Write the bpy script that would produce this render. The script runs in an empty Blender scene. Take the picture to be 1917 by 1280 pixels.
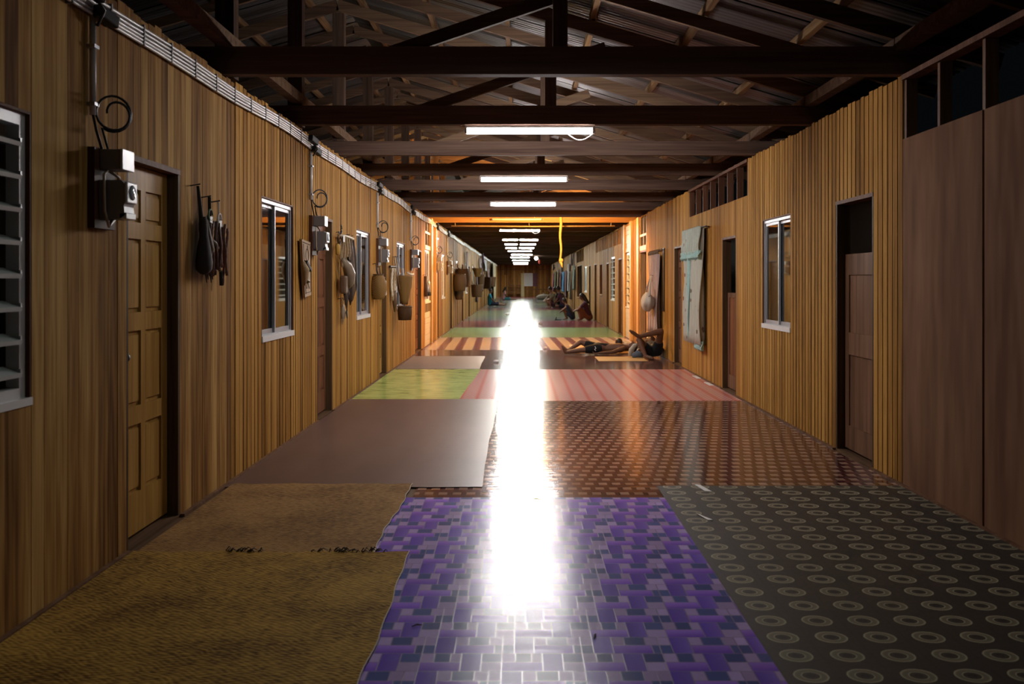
import bpy, bmesh, math, random
from mathutils import Vector, Matrix
R = random.Random(7)
SC = bpy.context.scene
COL = SC.collection
pi = math.pi

# ------------------------------------------------------------------ camera, world, exposure
CAM_H = 1.40
cd = bpy.data.cameras.new('camera'); cam = bpy.data.objects.new('camera', cd); COL.objects.link(cam)
cam.location = (0, 0, CAM_H); cam.rotation_euler = (pi/2, 0, 0)
cd.sensor_width = 36; cd.lens = 35
cd.shift_x = -16.5/1917; cd.shift_y = -114/1917
cd.clip_start = 0.05; cd.clip_end = 300
cd.dof.use_dof = True; cd.dof.focus_distance = 9.5; cd.dof.aperture_fstop = 4.0
SC.camera = cam
w = bpy.data.worlds.new('night'); SC.world = w; w.use_nodes = True
w.node_tree.nodes['Background'].inputs[0].default_value = (0.25, 0.35, 0.45, 1)
w.node_tree.nodes['Background'].inputs[1].default_value = 0.004
SC.view_settings.view_transform = 'Standard'; SC.view_settings.look = 'None'
SC.view_settings.gamma = 1.0; SC.view_settings.use_curve_mapping = False
SC.view_settings.exposure = 0.5
SC.cycles.max_bounces = 4; SC.cycles.diffuse_bounces = 2; SC.cycles.glossy_bounces = 2; SC.cycles.transmission_bounces = 2
SC.cycles.adaptive_threshold = .04
SC.cycles.transparent_max_bounces = 6; SC.cycles.caustics_reflective = False; SC.cycles.caustics_refractive = False
TUBE = 180.0         # strength of a fluorescent batten
BULB = 11000.0         # strength of the warm bulb
XL, XR = -2.03, 2.62
YEND = 88.0
ZT = 2.81

# ------------------------------------------------------------------ node helpers
class NT:
    def __init__(s, name):
        m = bpy.data.materials.new(name); m.use_nodes = True
        s.m = m; s.t = m.node_tree; s.n = s.t.nodes; s.l = s.t.links
        s.b = s.n['Principled BSDF']
    def node(s, typ, **kw):
        n = s.n.new(typ)
        for k, v in kw.items(): setattr(n, k, v)
        return n
    def set(s, sock, v):
        if isinstance(v, bpy.types.NodeSocket): s.l.new(v, sock)
        else:
            if isinstance(v, (tuple, list)) and sock.type == 'RGBA' and len(v) == 3: v = (*v, 1)
            sock.default_value = v
    def math(s, op, a, b=None, c=None):
        n = s.node('ShaderNodeMath', operation=op); s.set(n.inputs[0], a)
        if b is not None: s.set(n.inputs[1], b)
        if c is not None: s.set(n.inputs[2], c)
        return n.outputs[0]
    def pos(s): return s.node('ShaderNodeNewGeometry').outputs['Position']
    def map(s, v, scale=(1, 1, 1), loc=(0, 0, 0), rot=(0, 0, 0)):
        n = s.node('ShaderNodeMapping'); s.set(n.inputs[0], v)
        s.set(n.inputs['Location'], loc); s.set(n.inputs['Scale'], scale); s.set(n.inputs['Rotation'], rot)
        return n.outputs[0]
    def noise(s, v, scale=1, detail=3, rough=.5):
        n = s.node('ShaderNodeTexNoise'); s.set(n.inputs['Vector'], v)
        s.set(n.inputs['Scale'], scale); s.set(n.inputs['Detail'], detail); s.set(n.inputs['Roughness'], rough)
        return n.outputs[0]
    def ramp(s, f, stops):
        n = s.node('ShaderNodeValToRGB'); s.set(n.inputs[0], f)
        e = n.color_ramp.elements
        while len(e) < len(stops): e.new(0.5)
        for el, (p, c) in zip(e, stops):
            el.position = p; el.color = (*c, 1) if len(c) == 3 else c
        return n.outputs[0]
    def mix(s, f, a, b, blend='MIX'):
        n = s.node('ShaderNodeMix', data_type='RGBA', blend_type=blend)
        s.set(n.inputs[0], f); s.set(n.inputs[6], a); s.set(n.inputs[7], b)
        return n.outputs[2]
    def rand(s):
        a = s.node('ShaderNodeObjectInfo').outputs['Random']
        b = s.node('ShaderNodeNewGeometry').outputs['Random Per Island']
        return s.math('FRACT', s.math('ADD', a, b))
    def sep(s, v):
        n = s.node('ShaderNodeSeparateXYZ'); s.set(n.inputs[0], v); return n.outputs
    def comb(s, x=0, y=0, z=0):
        n = s.node('ShaderNodeCombineXYZ')
        for i, v in enumerate((x, y, z)): s.set(n.inputs[i], v)
        return n.outputs[0]
    def bump(s, h, strength=.3, dist=.01, nrm=None):
        n = s.node('ShaderNodeBump'); s.set(n.inputs['Strength'], strength); s.set(n.inputs['Distance'], dist)
        s.set(n.inputs['Height'], h)
        if nrm is not None: s.set(n.inputs['Normal'], nrm)
        return n.outputs[0]
    def fin(s, color=None, rough=None, nrm=None, spec=None, metal=None, **kw):
        for k, v in (('Base Color', color), ('Roughness', rough), ('Normal', nrm), ('Specular IOR Level', spec), ('Metallic', metal)):
            if v is not None: s.set(s.b.inputs[k], v)
        for k, v in kw.items(): s.set(s.b.inputs[k.replace('_', ' ')], v)
        return s.m

def plain(name, c, rough=.6, metal=0., var=.15, nscale=18, spec=.4):
    t = NT(name)
    n = t.noise(t.pos(), nscale, 1)
    d = tuple(max(0, x*(1-var)) for x in c); l = tuple(min(1, x*(1+var)) for x in c)
    return t.fin(t.mix(n, d, l), rough, metal=metal, spec=spec)

def wood(name, dark, mid, light, axis='Z', rough=.5, var=.6, cross=14., along=.55, bump=0, spec=.02):
    t = NT(name); r = t.rand(); p = t.pos()
    off = t.comb(t.math('MULTIPLY', r, 37.), t.math('MULTIPLY', r, 53.), t.math('MULTIPLY', r, 71.))
    va = t.node('ShaderNodeVectorMath', operation='ADD'); t.set(va.inputs[0], p); t.set(va.inputs[1], off)
    sc = {'X': (along, cross, cross), 'Y': (cross, along, cross), 'Z': (cross, cross, along)}[axis]
    v = t.map(va.outputs[0], sc)
    n1 = t.noise(v, 1, 2, .6)
    n2 = t.noise(t.map(va.outputs[0], tuple(4*x for x in sc)), 1, 1, .6)
    f = t.math('ADD', t.math('MULTIPLY', n1, 1-var*.55), t.math('MULTIPLY', r, var*.55))
    f = t.math('ADD', f, t.math('MULTIPLY', t.math('SUBTRACT', n2, .5), .35))
    c = t.ramp(f, [(.25, dark), (.5, mid), (.75, light)])
    return t.fin(c, rough, t.bump(n2, bump, .004) if bump else None, spec=spec)

M = {}
M['wall_l1'] = wood('honey_boards', (.12, .052, .016), (.33, .165, .045), (.56, .34, .115), var=.7, cross=10, rough=.75)
M['wall_l2'] = wood('ochre_boards', (.18, .080, .020), (.39, .19, .04), (.54, .295, .075), var=.6, cross=20, rough=.75)
M['wall_r'] = wood('straw_boards', (.20, .093, .022), (.40, .20, .045), (.55, .305, .08), var=.55, cross=18, rough=.75)
M['wall_far'] = wood('tan_boards', (.16, .078, .024), (.33, .17, .05), (.46, .26, .085), var=.8, cross=12, rough=.75)
M['backing'] = plain('dark_timber_backing', (.045, .026, .012), .8)
M['ply'] = wood('plywood', (.145, .07, .041), (.215, .11, .064), (.28, .15, .09), var=.2, cross=3.5, along=.6, rough=.8)
M['frame'] = wood('frame_timber', (.10, .045, .025), (.15, .07, .04), (.21, .10, .06), var=.3, rough=.55)
M['jamb'] = wood('jamb_timber', (.06, .035, .018), (.095, .055, .028), (.13, .08, .04), var=.3, rough=.55)
M['door_tan'] = wood('door_tan_timber', (.30, .155, .038), (.40, .22, .055), (.50, .29, .085), var=.1, cross=10, rough=.4)
M['door_red'] = wood('door_red_timber', (.13, .05, .025), (.20, .085, .042), (.26, .12, .06), var=.1, cross=10, rough=.4)
M['door_brown'] = wood('door_brown_timber', (.11, .058, .034), (.18, .095, .056), (.24, .135, .08), var=.2, cross=9, rough=.5)
M['beam'] = wood('tie_beam_timber', (.075, .045, .034), (.125, .078, .058), (.18, .115, .086), 'X', var=.35, rough=.65)
M['rafter'] = wood('rafter_timber', (.08, .048, .032), (.14, .085, .055), (.22, .14, .085), 'X', var=.5, rough=.7)
M['purlin'] = wood('purlin_timber', (.13, .075, .04), (.22, .13, .065), (.32, .20, .10), 'Y', var=.5, rough=.7)
M['post'] = wood('post_timber', (.06, .036, .026), (.10, .062, .043), (.15, .095, .065), 'Z', var=.4, rough=.65)
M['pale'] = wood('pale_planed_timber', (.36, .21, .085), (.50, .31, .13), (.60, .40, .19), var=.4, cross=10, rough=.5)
M['white_plank'] = plain('whitewashed_planks', (.55, .47, .38), .6)
M['floor'] = wood('floor_planks', (.08, .045, .025), (.13, .075, .042), (.19, .115, .065), 'Y', var=.5, rough=.5)
M['alu'] = plain('aluminium', (.42, .43, .45), .45, .4, .06)
M['alu_white'] = plain('white_painted_metal', (.70, .70, .70), .4, 0, .05)
M['pvc'] = plain('white_plastic_pipe', (.66, .63, .60), .35, 0, .08)
M['grey_box'] = plain('grey_plastic', (.20, .19, .19), .45, 0, .05)
M['pale_box'] = plain('pale_plastic', (.55, .56, .57), .35, 0, .05)
M['black'] = plain('black_plastic', (.012, .012, .012), .5)
M['iron'] = plain('dark_iron', (.03, .025, .02), .5, .5)
M['cable_tan'] = plain('tan_cable', (.48, .36, .24), .5)
M['backboard'] = wood('meter_board_timber', (.06, .025, .016), (.09, .04, .025), (.13, .06, .035), var=.3)

def zinc():
    t = NT('zinc_sheet'); p = t.pos()
    n = t.noise(t.map(p, (.6, 3, .6)), 1.5, 4)
    r = t.rand()
    c = t.mix(n, (.075, .065, .06), (.19, .19, .185))
    c = t.mix(t.math('MULTIPLY', r, .5), c, (.10, .075, .06))
    return t.fin(c, .45, metal=.55)
M['zinc'] = zinc()

def glass():
    t = NT('window_glass')
    fr = t.node('ShaderNodeFresnel'); fr.inputs[0].default_value = 1.5
    tr = t.node('ShaderNodeBsdfTransparent'); tr.inputs[0].default_value = (.62, .68, .66, 1)
    gl = t.node('ShaderNodeBsdfGlossy'); gl.inputs['Roughness'].default_value = .03
    gl.inputs['Color'].default_value = (.95, .95, .95, 1)
    mx = t.node('ShaderNodeMixShader')
    t.l.new(t.math('MINIMUM', t.math('MULTIPLY_ADD', fr.outputs[0], 1.6, .02), 1.), mx.inputs[0])
    t.l.new(tr.outputs[0], mx.inputs[1]); t.l.new(gl.outputs[0], mx.inputs[2])
    t.l.new(mx.outputs[0], t.n['Material Output'].inputs[0])
    return t.m
M['glass'] = glass()
M['louvre'] = plain('frosted_louvre_glass', (.58, .62, .61), .35, 0, .05)

def emit(name, c, s):
    t = NT(name)
    return t.fin((.8, .8, .8), .4, Emission_Color=(*c, 1), Emission_Strength=s)
M['tube'] = emit('lit_batten', (1., .95, .95), TUBE)
M['tube_far'] = emit('lit_batten_far', (.95, 1., .93), TUBE*3.0)
M['tube_dim'] = emit('lit_batten_dim', (.85, 1., .88), TUBE*.09)
M['bulb'] = emit('lit_warm_bulb', (1., .50, .13), BULB)
M['bulb_w'] = emit('lit_white_bulb', (.95, 1., .9), 60)

# ------------------------------------------------------------------ mesh builder
class MB:
    def __init__(s): s.v = []; s.f = []; s.c = []
    def box(s, x0, x1, y0, y1, z0, z1):
        b = len(s.v)
        s.v += [(x, y, z) for x in (x0, x1) for y in (y0, y1) for z in (z0, z1)]
        s.f += [tuple(b+i for i in q) for q in ((0, 1, 3, 2), (4, 6, 7, 5), (0, 4, 5, 1), (2, 3, 7, 6), (0, 2, 6, 4), (1, 5, 7, 3))]
        return s
    def bar(s, a, b, w_, h_, up=(0, 0, 1)):
        a = Vector(a); b = Vector(b); d = (b-a).normalized(); u = Vector(up)
        sd = d.cross(u)
        if sd.length < 1e-4: sd = d.cross(Vector((1, 0, 0)))
        sd.normalize(); u = sd.cross(d).normalized()
        k = len(s.v)
        for p in (a, b):
            for i, j in ((-1, -1), (1, -1), (1, 1), (-1, 1)):
                s.v.append(tuple(p + sd*(i*w_/2) + u*(j*h_/2)))
        s.f += [(k+3, k+2, k+1, k), (k+4, k+5, k+6, k+7)] + [(k+i, k+(i+1) % 4, k+4+(i+1) % 4, k+4+i) for i in range(4)]
        return s
    def tube(s, pts, r, n=8, caps=True, flat=1.):
        pts = [Vector(p) for p in pts]; k0 = len(s.v); prev = None
        rr = r if isinstance(r, (list, tuple)) else [r]*len(pts)
        for i, p in enumerate(pts):
            d = (pts[min(i+1, len(pts)-1)]-pts[max(i-1, 0)])
            d = d.normalized() if d.length > 1e-9 else Vector((0, 0, 1))
            if prev is None:
                u = d.orthogonal().normalized()
            else:
                u = (prev - d*prev.dot(d))
                u = u.normalized() if u.length > 1e-6 else d.orthogonal().normalized()
            prev = u; q = d.cross(u)
            for j in range(n):
                a = 2*pi*j/n
                s.v.append(tuple(p + (u*math.cos(a) + q*math.sin(a)*flat)*rr[i]))
        for i in range(len(pts)-1):
            for j in range(n):
                a = k0+i*n+j; b = k0+i*n+(j+1) % n
                s.f.append((a, b, b+n, a+n))
        if caps:
            s.f.append(tuple(k0+j for j in range(n))[::-1]); s.f.append(tuple(k0+(len(pts)-1)*n+j for j in range(n)))
        return s
    def lathe(s, prof, c=(0, 0, 0), n=16, sx=1., sy=1., axis='Z'):
        k = len(s.v)
        for r, h in prof:
            for j in range(n):
                a = 2*pi*j/n; x, y, z = r*math.cos(a)*sx, r*math.sin(a)*sy, h
                if axis == 'X': x, y, z = z, x, y
                if axis == 'Y': x, y, z = x, z, y
                s.v.append((c[0]+x, c[1]+y, c[2]+z))
        m = len(prof)
        for i in range(m-1):
            for j in range(n):
                a = k+i*n+j; b = k+i*n+(j+1) % n
                s.f.append((a, b, b+n, a+n))
        s.f.append(tuple(k+j for j in range(n))[::-1]); s.f.append(tuple(k+(m-1)*n+j for j in range(n)))
        return s
    def sheet(s, fn, nu, nv, th):
        """closed wavy sheet: fn(u,v)->(point, normal)"""
        k = len(s.v)
        for side in (0, 1):
            for i in range(nu+1):
                for j in range(nv+1):
                    p, nn = fn(i/nu, j/nv); p = Vector(p) + Vector(nn)*(th*(.5-side)); s.v.append(tuple(p))
        W = nv+1; o = (nu+1)*W
        for i in range(nu):
            for j in range(nv):
                a = k+i*W+j
                s.f.append((a, a+1, a+W+1, a+W)); s.f.append((a+o, a+W+o, a+W+1+o, a+1+o))
        for i in range(nu):
            for j in (0, nv):
                a = k+i*W+j; q = (a, a+W, a+W+o, a+o); s.f.append(q if j == 0 else q[::-1])
        for j in range(nv):
            for i in (0, nu):
                a = k+i*W+j; q = (a, a+o, a+1+o, a+1); s.f.append(q if i == 0 else q[::-1])
        return s
    def build(s, name, mat, parent=None, smooth=False, loc=None, bevel=0):
        me = bpy.data.meshes.new(name); me.from_pydata(s.v, [], s.f)
        if s.c:
            at = me.color_attributes.new('print', 'FLOAT_COLOR', 'CORNER'); i = 0
            for cc in s.c:
                for c in cc: at.data[i].color = (*c, 1); i += 1
        bm = bmesh.new(); bm.from_mesh(me); bmesh.ops.recalc_face_normals(bm, faces=bm.faces); bm.to_mesh(me); bm.free()
        me.materials.append(mat)
        if smooth:
            for p in me.polygons: p.use_smooth = True
        o = bpy.data.objects.new(name, me); COL.objects.link(o)
        if parent: o.parent = parent
        if loc: o.location = loc
        if bevel:
            b = o.modifiers.new('bevel', 'BEVEL'); b.width = bevel; b.segments = 2; b.limit_method = 'ANGLE'
        return o

def tag(o, label=None, cat=None, group=None, kind=None):
    if label: o['label'] = label
    if cat: o['category'] = cat
    if group: o['group'] = group
    if kind: o['kind'] = kind
    return o
def empty(name, loc=(0, 0, 0)):
    o = bpy.data.objects.new(name, None); COL.objects.link(o); o.location = loc; o.empty_display_size = .1
    return o
def thing(name, label, cat, group=None, loc=(0, 0, 0)):
    return tag(empty(name, loc), label, cat, group)
def struct(o, label=None): return tag(o, label, kind='structure')

UNIT = {}
def unit(mat):
    if mat not in UNIT:
        o = MB().box(-.5, .5, -.5, .5, -.5, .5)
        me = bpy.data.meshes.new('unit_' + mat); me.from_pydata(o.v, [], o.f)
        me.materials.append(M[mat]); UNIT[mat] = me
    return UNIT[mat]
def piece(name, mat, x0, x1, y0, y1, z0, z1, parent):
    o = bpy.data.objects.new(name, unit(mat)); COL.objects.link(o); o.parent = parent
    o.location = ((x0+x1)/2, (y0+y1)/2, (z0+z1)/2); o.scale = (abs(x1-x0), abs(y1-y0), abs(z1-z0))
    return o

class Side:
    """a corridor wall: d is the distance from its face into the corridor"""
    def __init__(s, x, n): s.x = x; s.n = n
    def X(s, d): return s.x + s.n*d
    def b(s, mb, y0, y1, z0, z1, d0, d1):
        a, b = sorted((s.X(d0), s.X(d1))); return mb.box(a, b, y0, y1, z0, z1)
    def piece(s, name, mat, y0, y1, z0, z1, d0, d1, parent):
        a, b = sorted((s.X(d0), s.X(d1))); return piece(name, mat, a, b, y0, y1, z0, z1, parent)
    def p(s, d, y, z): return (s.X(d), y, z)
L = Side(XL, 1); RT = Side(XR, -1)

# ------------------------------------------------------------------ floor and outer shell
fl = struct(MB().box(-6, 6.5, -3, YEND+.3, -.12, -.004).build('floor', M['floor']), 'dark timber floor under the mats')
for s_, x in (('outer_left', -5.6), ('outer_right', 6.2)):
    struct(MB().box(x-.04, x+.04, -3, YEND+.3, 0, 3.1).build('wall_' + s_, M['backing']), 'dark outer wall beyond the rooms')
struct(MB().box(-5.6, 6.2, -3.1, -3.0, 0, 4.6).build('wall_bounce', M['wall_far']), 'unseen timber wall added behind the camera to bounce light')  # added out of view for light bounce; the corridor itself runs on

# ------------------------------------------------------------------ walls of boards
def intervals(z0, z1, cuts):
    out = [(z0, z1)]
    for a, b in cuts:
        nx = []
        for p, q in out:
            if b <= p or a >= q: nx.append((p, q)); continue
            if a > p: nx.append((p, a))
            if b < q: nx.append((b, q))
        out = nx
    return [(p, q) for p, q in out if q-p > .015]

def board_wall(name, side, sections, openings, near, label):
    """sections: (y0, y1, material, board width, gap, depth jitter); openings: (y0, y1, z0, z1)"""
    edges = sorted({e for o in openings for e in o[:2]} | {s[0] for s in sections} | {s[1] for s in sections})
    back = MB(); rest = {}
    ys, ye = sections[0][0], sections[-1][1]
    runs = [(a, b) for a, b in zip(edges, edges[1:]) if a >= ys-1e-6 and b <= ye+1e-6 and b-a > .004]
    for a, b in runs:
        c = (a+b)/2
        cuts = [(o[2], o[3]) for o in openings if o[0] <= c <= o[1]]
        for z0, z1 in intervals(0, ZT, cuts): side.b(back, a, b, z0, z1, -.037, -.07)
    root = struct(back.build(name, M['backing']), label)
    for a, b in runs:
        c = (a+b)/2
        sec = next(s for s in sections if s[0] <= c <= s[1])
        mat, bw, gap, jit = sec[2:]
        if mat is None: continue
        cuts = [(o[2], o[3]) for o in openings if o[0] <= c <= o[1]]
        n = max(1, round((b-a)/bw)); st = (b-a)/n
        for i in range(n):
            y0 = a+i*st; d = R.uniform(-jit, jit)
            g0, g1 = gap*R.uniform(.6, 1.2)/2, gap*R.uniform(.6, 1.2)/2
            for z0, z1 in intervals(0, ZT+R.uniform(-.012, .012), cuts):
                if near[0] <= y0 <= near[1]:
                    side.piece('plank', mat, y0+g0, y0+st-g1, z0, z1, -.036, d, root)
                else:
                    side.b(rest.setdefault(mat, MB()), y0+g0, y0+st-g1, z0, z1, -.036, d)
    for mat, mb in rest.items():
        tag(mb.build('distant_planks', M[mat], root), kind='stuff')
    return root

DW, DT = .85, 2.06
# doors: (y0, y1, top, style)   windows: (y0, y1, z0, z1, style)
doorsL = [(5.12, 5.93, 2.06, 'tan'), (9.93, 10.72, 2.06, 'red'), (14.3, 15.05, 2.05, 'tan'), (19.1, 20.3, 2.02, 'red'), (23.9, 24.6, 2.0, 'red'),
          (28.6, 29.4, 2.0, 'brown'), (34.2, 35.0, 2.0, 'brown'), (38.6, 39.5, 2.0, 'brown'), (46.0, 46.9, 2.0, 'brown'), (55.0, 55.9, 2.0, 'brown'), (64, 64.9, 2.0, 'brown')]
winsL = [(2.85, 4.13, .90, 2.10, 'louvre'), (7.80, 8.88, .93, 2.07, 'slide'), (12.3, 13.38, .93, 2.05, 'slide'), (16.3, 17.45, .93, 2.05, 'slide'),
         (21.1, 22.3, .93, 2.08, 'slide'), (25.5, 26.6, .95, 2.1, 'slide'), (31.2, 32.3, .95, 2.05, 'slide'), (36.5, 37.6, .95, 2.05, 'slide'), (42.0, 43.1, .95, 2.05, 'slide')]
doorsR = [(7.40, 8.28, 2.06, 'half'), (12.12, 12.95, 1.96, 'half2'), (16.2, 17.0, 1.98, 'brown'), (20.75, 21.9, 2.05, 'open'),
          (25.8, 26.7, 2.0, 'brown'), (29.6, 30.5, 1.95, 'brown'), (34.4, 35.4, 2.0, 'brown'), (37.4, 38.3, 2.0, 'brown'), (48.0, 48.9, 2.0, 'brown'), (56, 56.9, 2.0, 'brown')]
winsR = [(9.67, 10.80, .91, 2.06, 'slide'), (23.6, 24.9, .75, 2.1, 'louvre2'), (27.8, 29.0, .85, 2.1, 'louvre2'), (32.0, 33.0, .9, 1.95, 'plain'),
         (39.4, 41.0, .95, 2.0, 'teal'), (42.5, 46.3, .6, 2.1, 'plain')]
clerL = [(21.1, 22.3, 2.16, 2.78), (23.9, 24.6, 2.1, 2.78)]
clerR = [(-2.0, 6.82, 2.37, 2.79), (11.5, 15.5, 2.39, 2.78), (20.75, 21.9, 2.15, 2.78), (26.0, 34.9, 2.38, 2.78), (41.5, 47.0, 2.25, 2.78)]
opL = [(d[0], d[1], 0, d[2]) for d in doorsL] + [x[:4] for x in winsL] + clerL + [(21.1, 22.3, 0, .93)]
opR = [(d[0], d[1], 0, d[2]) for d in doorsR] + [x[:4] for x in winsR] + clerR + [(23.6, 24.9, 0, .75), (23.6, 24.9, 2.1, 2.75)]
wl = board_wall('wall_left', L, [(-3, 6.97, 'wall_l1', .105, .003, .0015), (6.97, 12.0, 'wall_l2', .098, .019, .002),
                (12.0, 23.0, 'wall_l2', .12, .006, .002), (23.0, YEND, 'wall_far', .2, .012, .004)], opL, (2.6, 23.0),
                'corridor wall of vertical timber boards with doors and louvred windows')
wr = board_wall('wall_right', RT, [(-3, 6.83, None, .1, 0, 0), (6.83, 11.5, 'wall_r', .10, .025, .001),
                (11.5, 22.0, 'wall_r', .115, .007, .002), (22.0, YEND, 'wall_far', .2, .012, .004)], opR, (6.8, 23.5),
                'corridor wall of grooved vertical boards and plywood sheets')
for y0 in (-.27, .91, 2.09, 3.27, 4.45, 5.64):
    RT.piece('plywood_panel', 'ply', y0+.004, y0+1.176, .01, 2.37, -.03, 0.004 if y0 > 5 else 0, wr)
def stud(side, y, z0, z1, parent, w_=.045, mat='frame', d0=-.08, d1=-.004, name='stud'):
    return side.piece(name, mat, y-w_/2, y+w_/2, z0, z1, d0, d1, parent)
for y in (-.27, .91, 2.09, 3.27, 4.45, 5.02, 5.64, 6.25, 6.79): stud(RT, y, 2.37, 2.77, wr, .035, 'door_brown')
RT.piece('top_rail', 'frame', -3, 6.83, 2.775, 2.81, -.08, .012, wr)
for k in range(8): stud(RT, 11.52+k*.565, 2.39, 2.78, wr, .035)
RT.piece('top_rail', 'frame', 11.5, 15.5, 2.775, 2.81, -.06, .012, wr)
for y in (20.8, 21.3, 21.87): stud(RT, y, 2.15, 2.78, wr, .06, 'pale')
RT.piece('transom_rail', 'pale', 20.75, 21.9, 2.06, 2.16, -.06, .008, wr)
RT.piece('transom_rail', 'pale', 20.75, 21.9, 2.36, 2.41, -.06, .004, wr)
for k in range(22): stud(RT, 26.02+k*.42, 2.38, 2.78, wr, .10 if k % 3 else .2, 'wall_far')
for k in range(7): stud(RT, 41.5+k*.9, 2.25, 2.78, wr, .08, 'wall_far')
for y in (21.13, 21.7, 22.27): stud(L, y, 2.16, 2.78, wl, .05, 'pale')
L.piece('transom_rail', 'pale', 21.1, 22.3, 2.08, 2.17, -.06, .006, wl); L.piece('transom_rail', 'pale', 21.1, 22.3, 2.42, 2.47, -.06, .004, wl)
for y in (23.93, 24.25, 24.57): stud(L, y, 2.1, 2.78, wl, .05, 'pale')
L.piece('transom_rail', 'pale', 23.9, 24.6, 2.4, 2.46, -.06, .004, wl)
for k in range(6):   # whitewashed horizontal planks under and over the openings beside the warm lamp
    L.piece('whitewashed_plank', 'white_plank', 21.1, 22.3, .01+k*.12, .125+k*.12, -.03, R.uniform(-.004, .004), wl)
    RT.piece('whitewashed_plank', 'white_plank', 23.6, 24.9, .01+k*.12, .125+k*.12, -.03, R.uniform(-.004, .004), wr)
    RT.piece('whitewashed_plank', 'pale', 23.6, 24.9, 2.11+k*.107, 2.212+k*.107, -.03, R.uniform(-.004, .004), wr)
for y in (21.3, 21.7, 22.1): stud(L, y, .73, .93, wl, .06, 'pale')
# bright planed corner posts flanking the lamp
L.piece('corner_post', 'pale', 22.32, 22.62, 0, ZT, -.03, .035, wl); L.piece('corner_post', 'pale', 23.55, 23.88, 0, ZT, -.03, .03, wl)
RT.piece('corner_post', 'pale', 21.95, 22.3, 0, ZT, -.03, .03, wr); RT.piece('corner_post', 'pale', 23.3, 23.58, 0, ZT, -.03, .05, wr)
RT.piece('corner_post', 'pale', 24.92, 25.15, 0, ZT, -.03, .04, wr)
# floor strips at the foot of both walls
for nm, sd in (('baseboard_left', L), ('baseboard_right', RT)):
    mb = MB(); ops = sorted((d[0], d[1]) for d in (doorsL if sd is L else doorsR)); y = -3
    for a, b in ops + [(YEND, YEND)]:
        if a > y: sd.b(mb, y, a, -.003, .014, 0.003, .028)
        y = b
    struct(mb.build(nm, M['door_brown']), 'thin brown strip along the foot of the %s wall' % nm.split('_')[1])

# end wall
ew = struct(MB().box(XL-.1, XR+.1, YEND, YEND+.1, 0, 2.95).build('wall_end', M['backing']), 'timber end wall far down the corridor')
n = 24
for i in range(n):
    x0 = XL+(XR-XL)*i/n; piece('plank', 'wall_far', x0+.006, x0+(XR-XL)/n-.006, YEND-.02, YEND, 0, 2.95, ew)
for x in (-1.78, -1.25, 1.45, 2.5): piece('post', 'door_brown', x-.05, x+.05, YEND-.07, YEND-.02, 0, 2.95, ew)
piece('rail', 'door_brown', XL, XR, YEND-.05, YEND-.02, 2.38, 2.46, ew); piece('rail', 'door_brown', .2, XR, YEND-.05, YEND-.02, .62, .7, ew)

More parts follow.
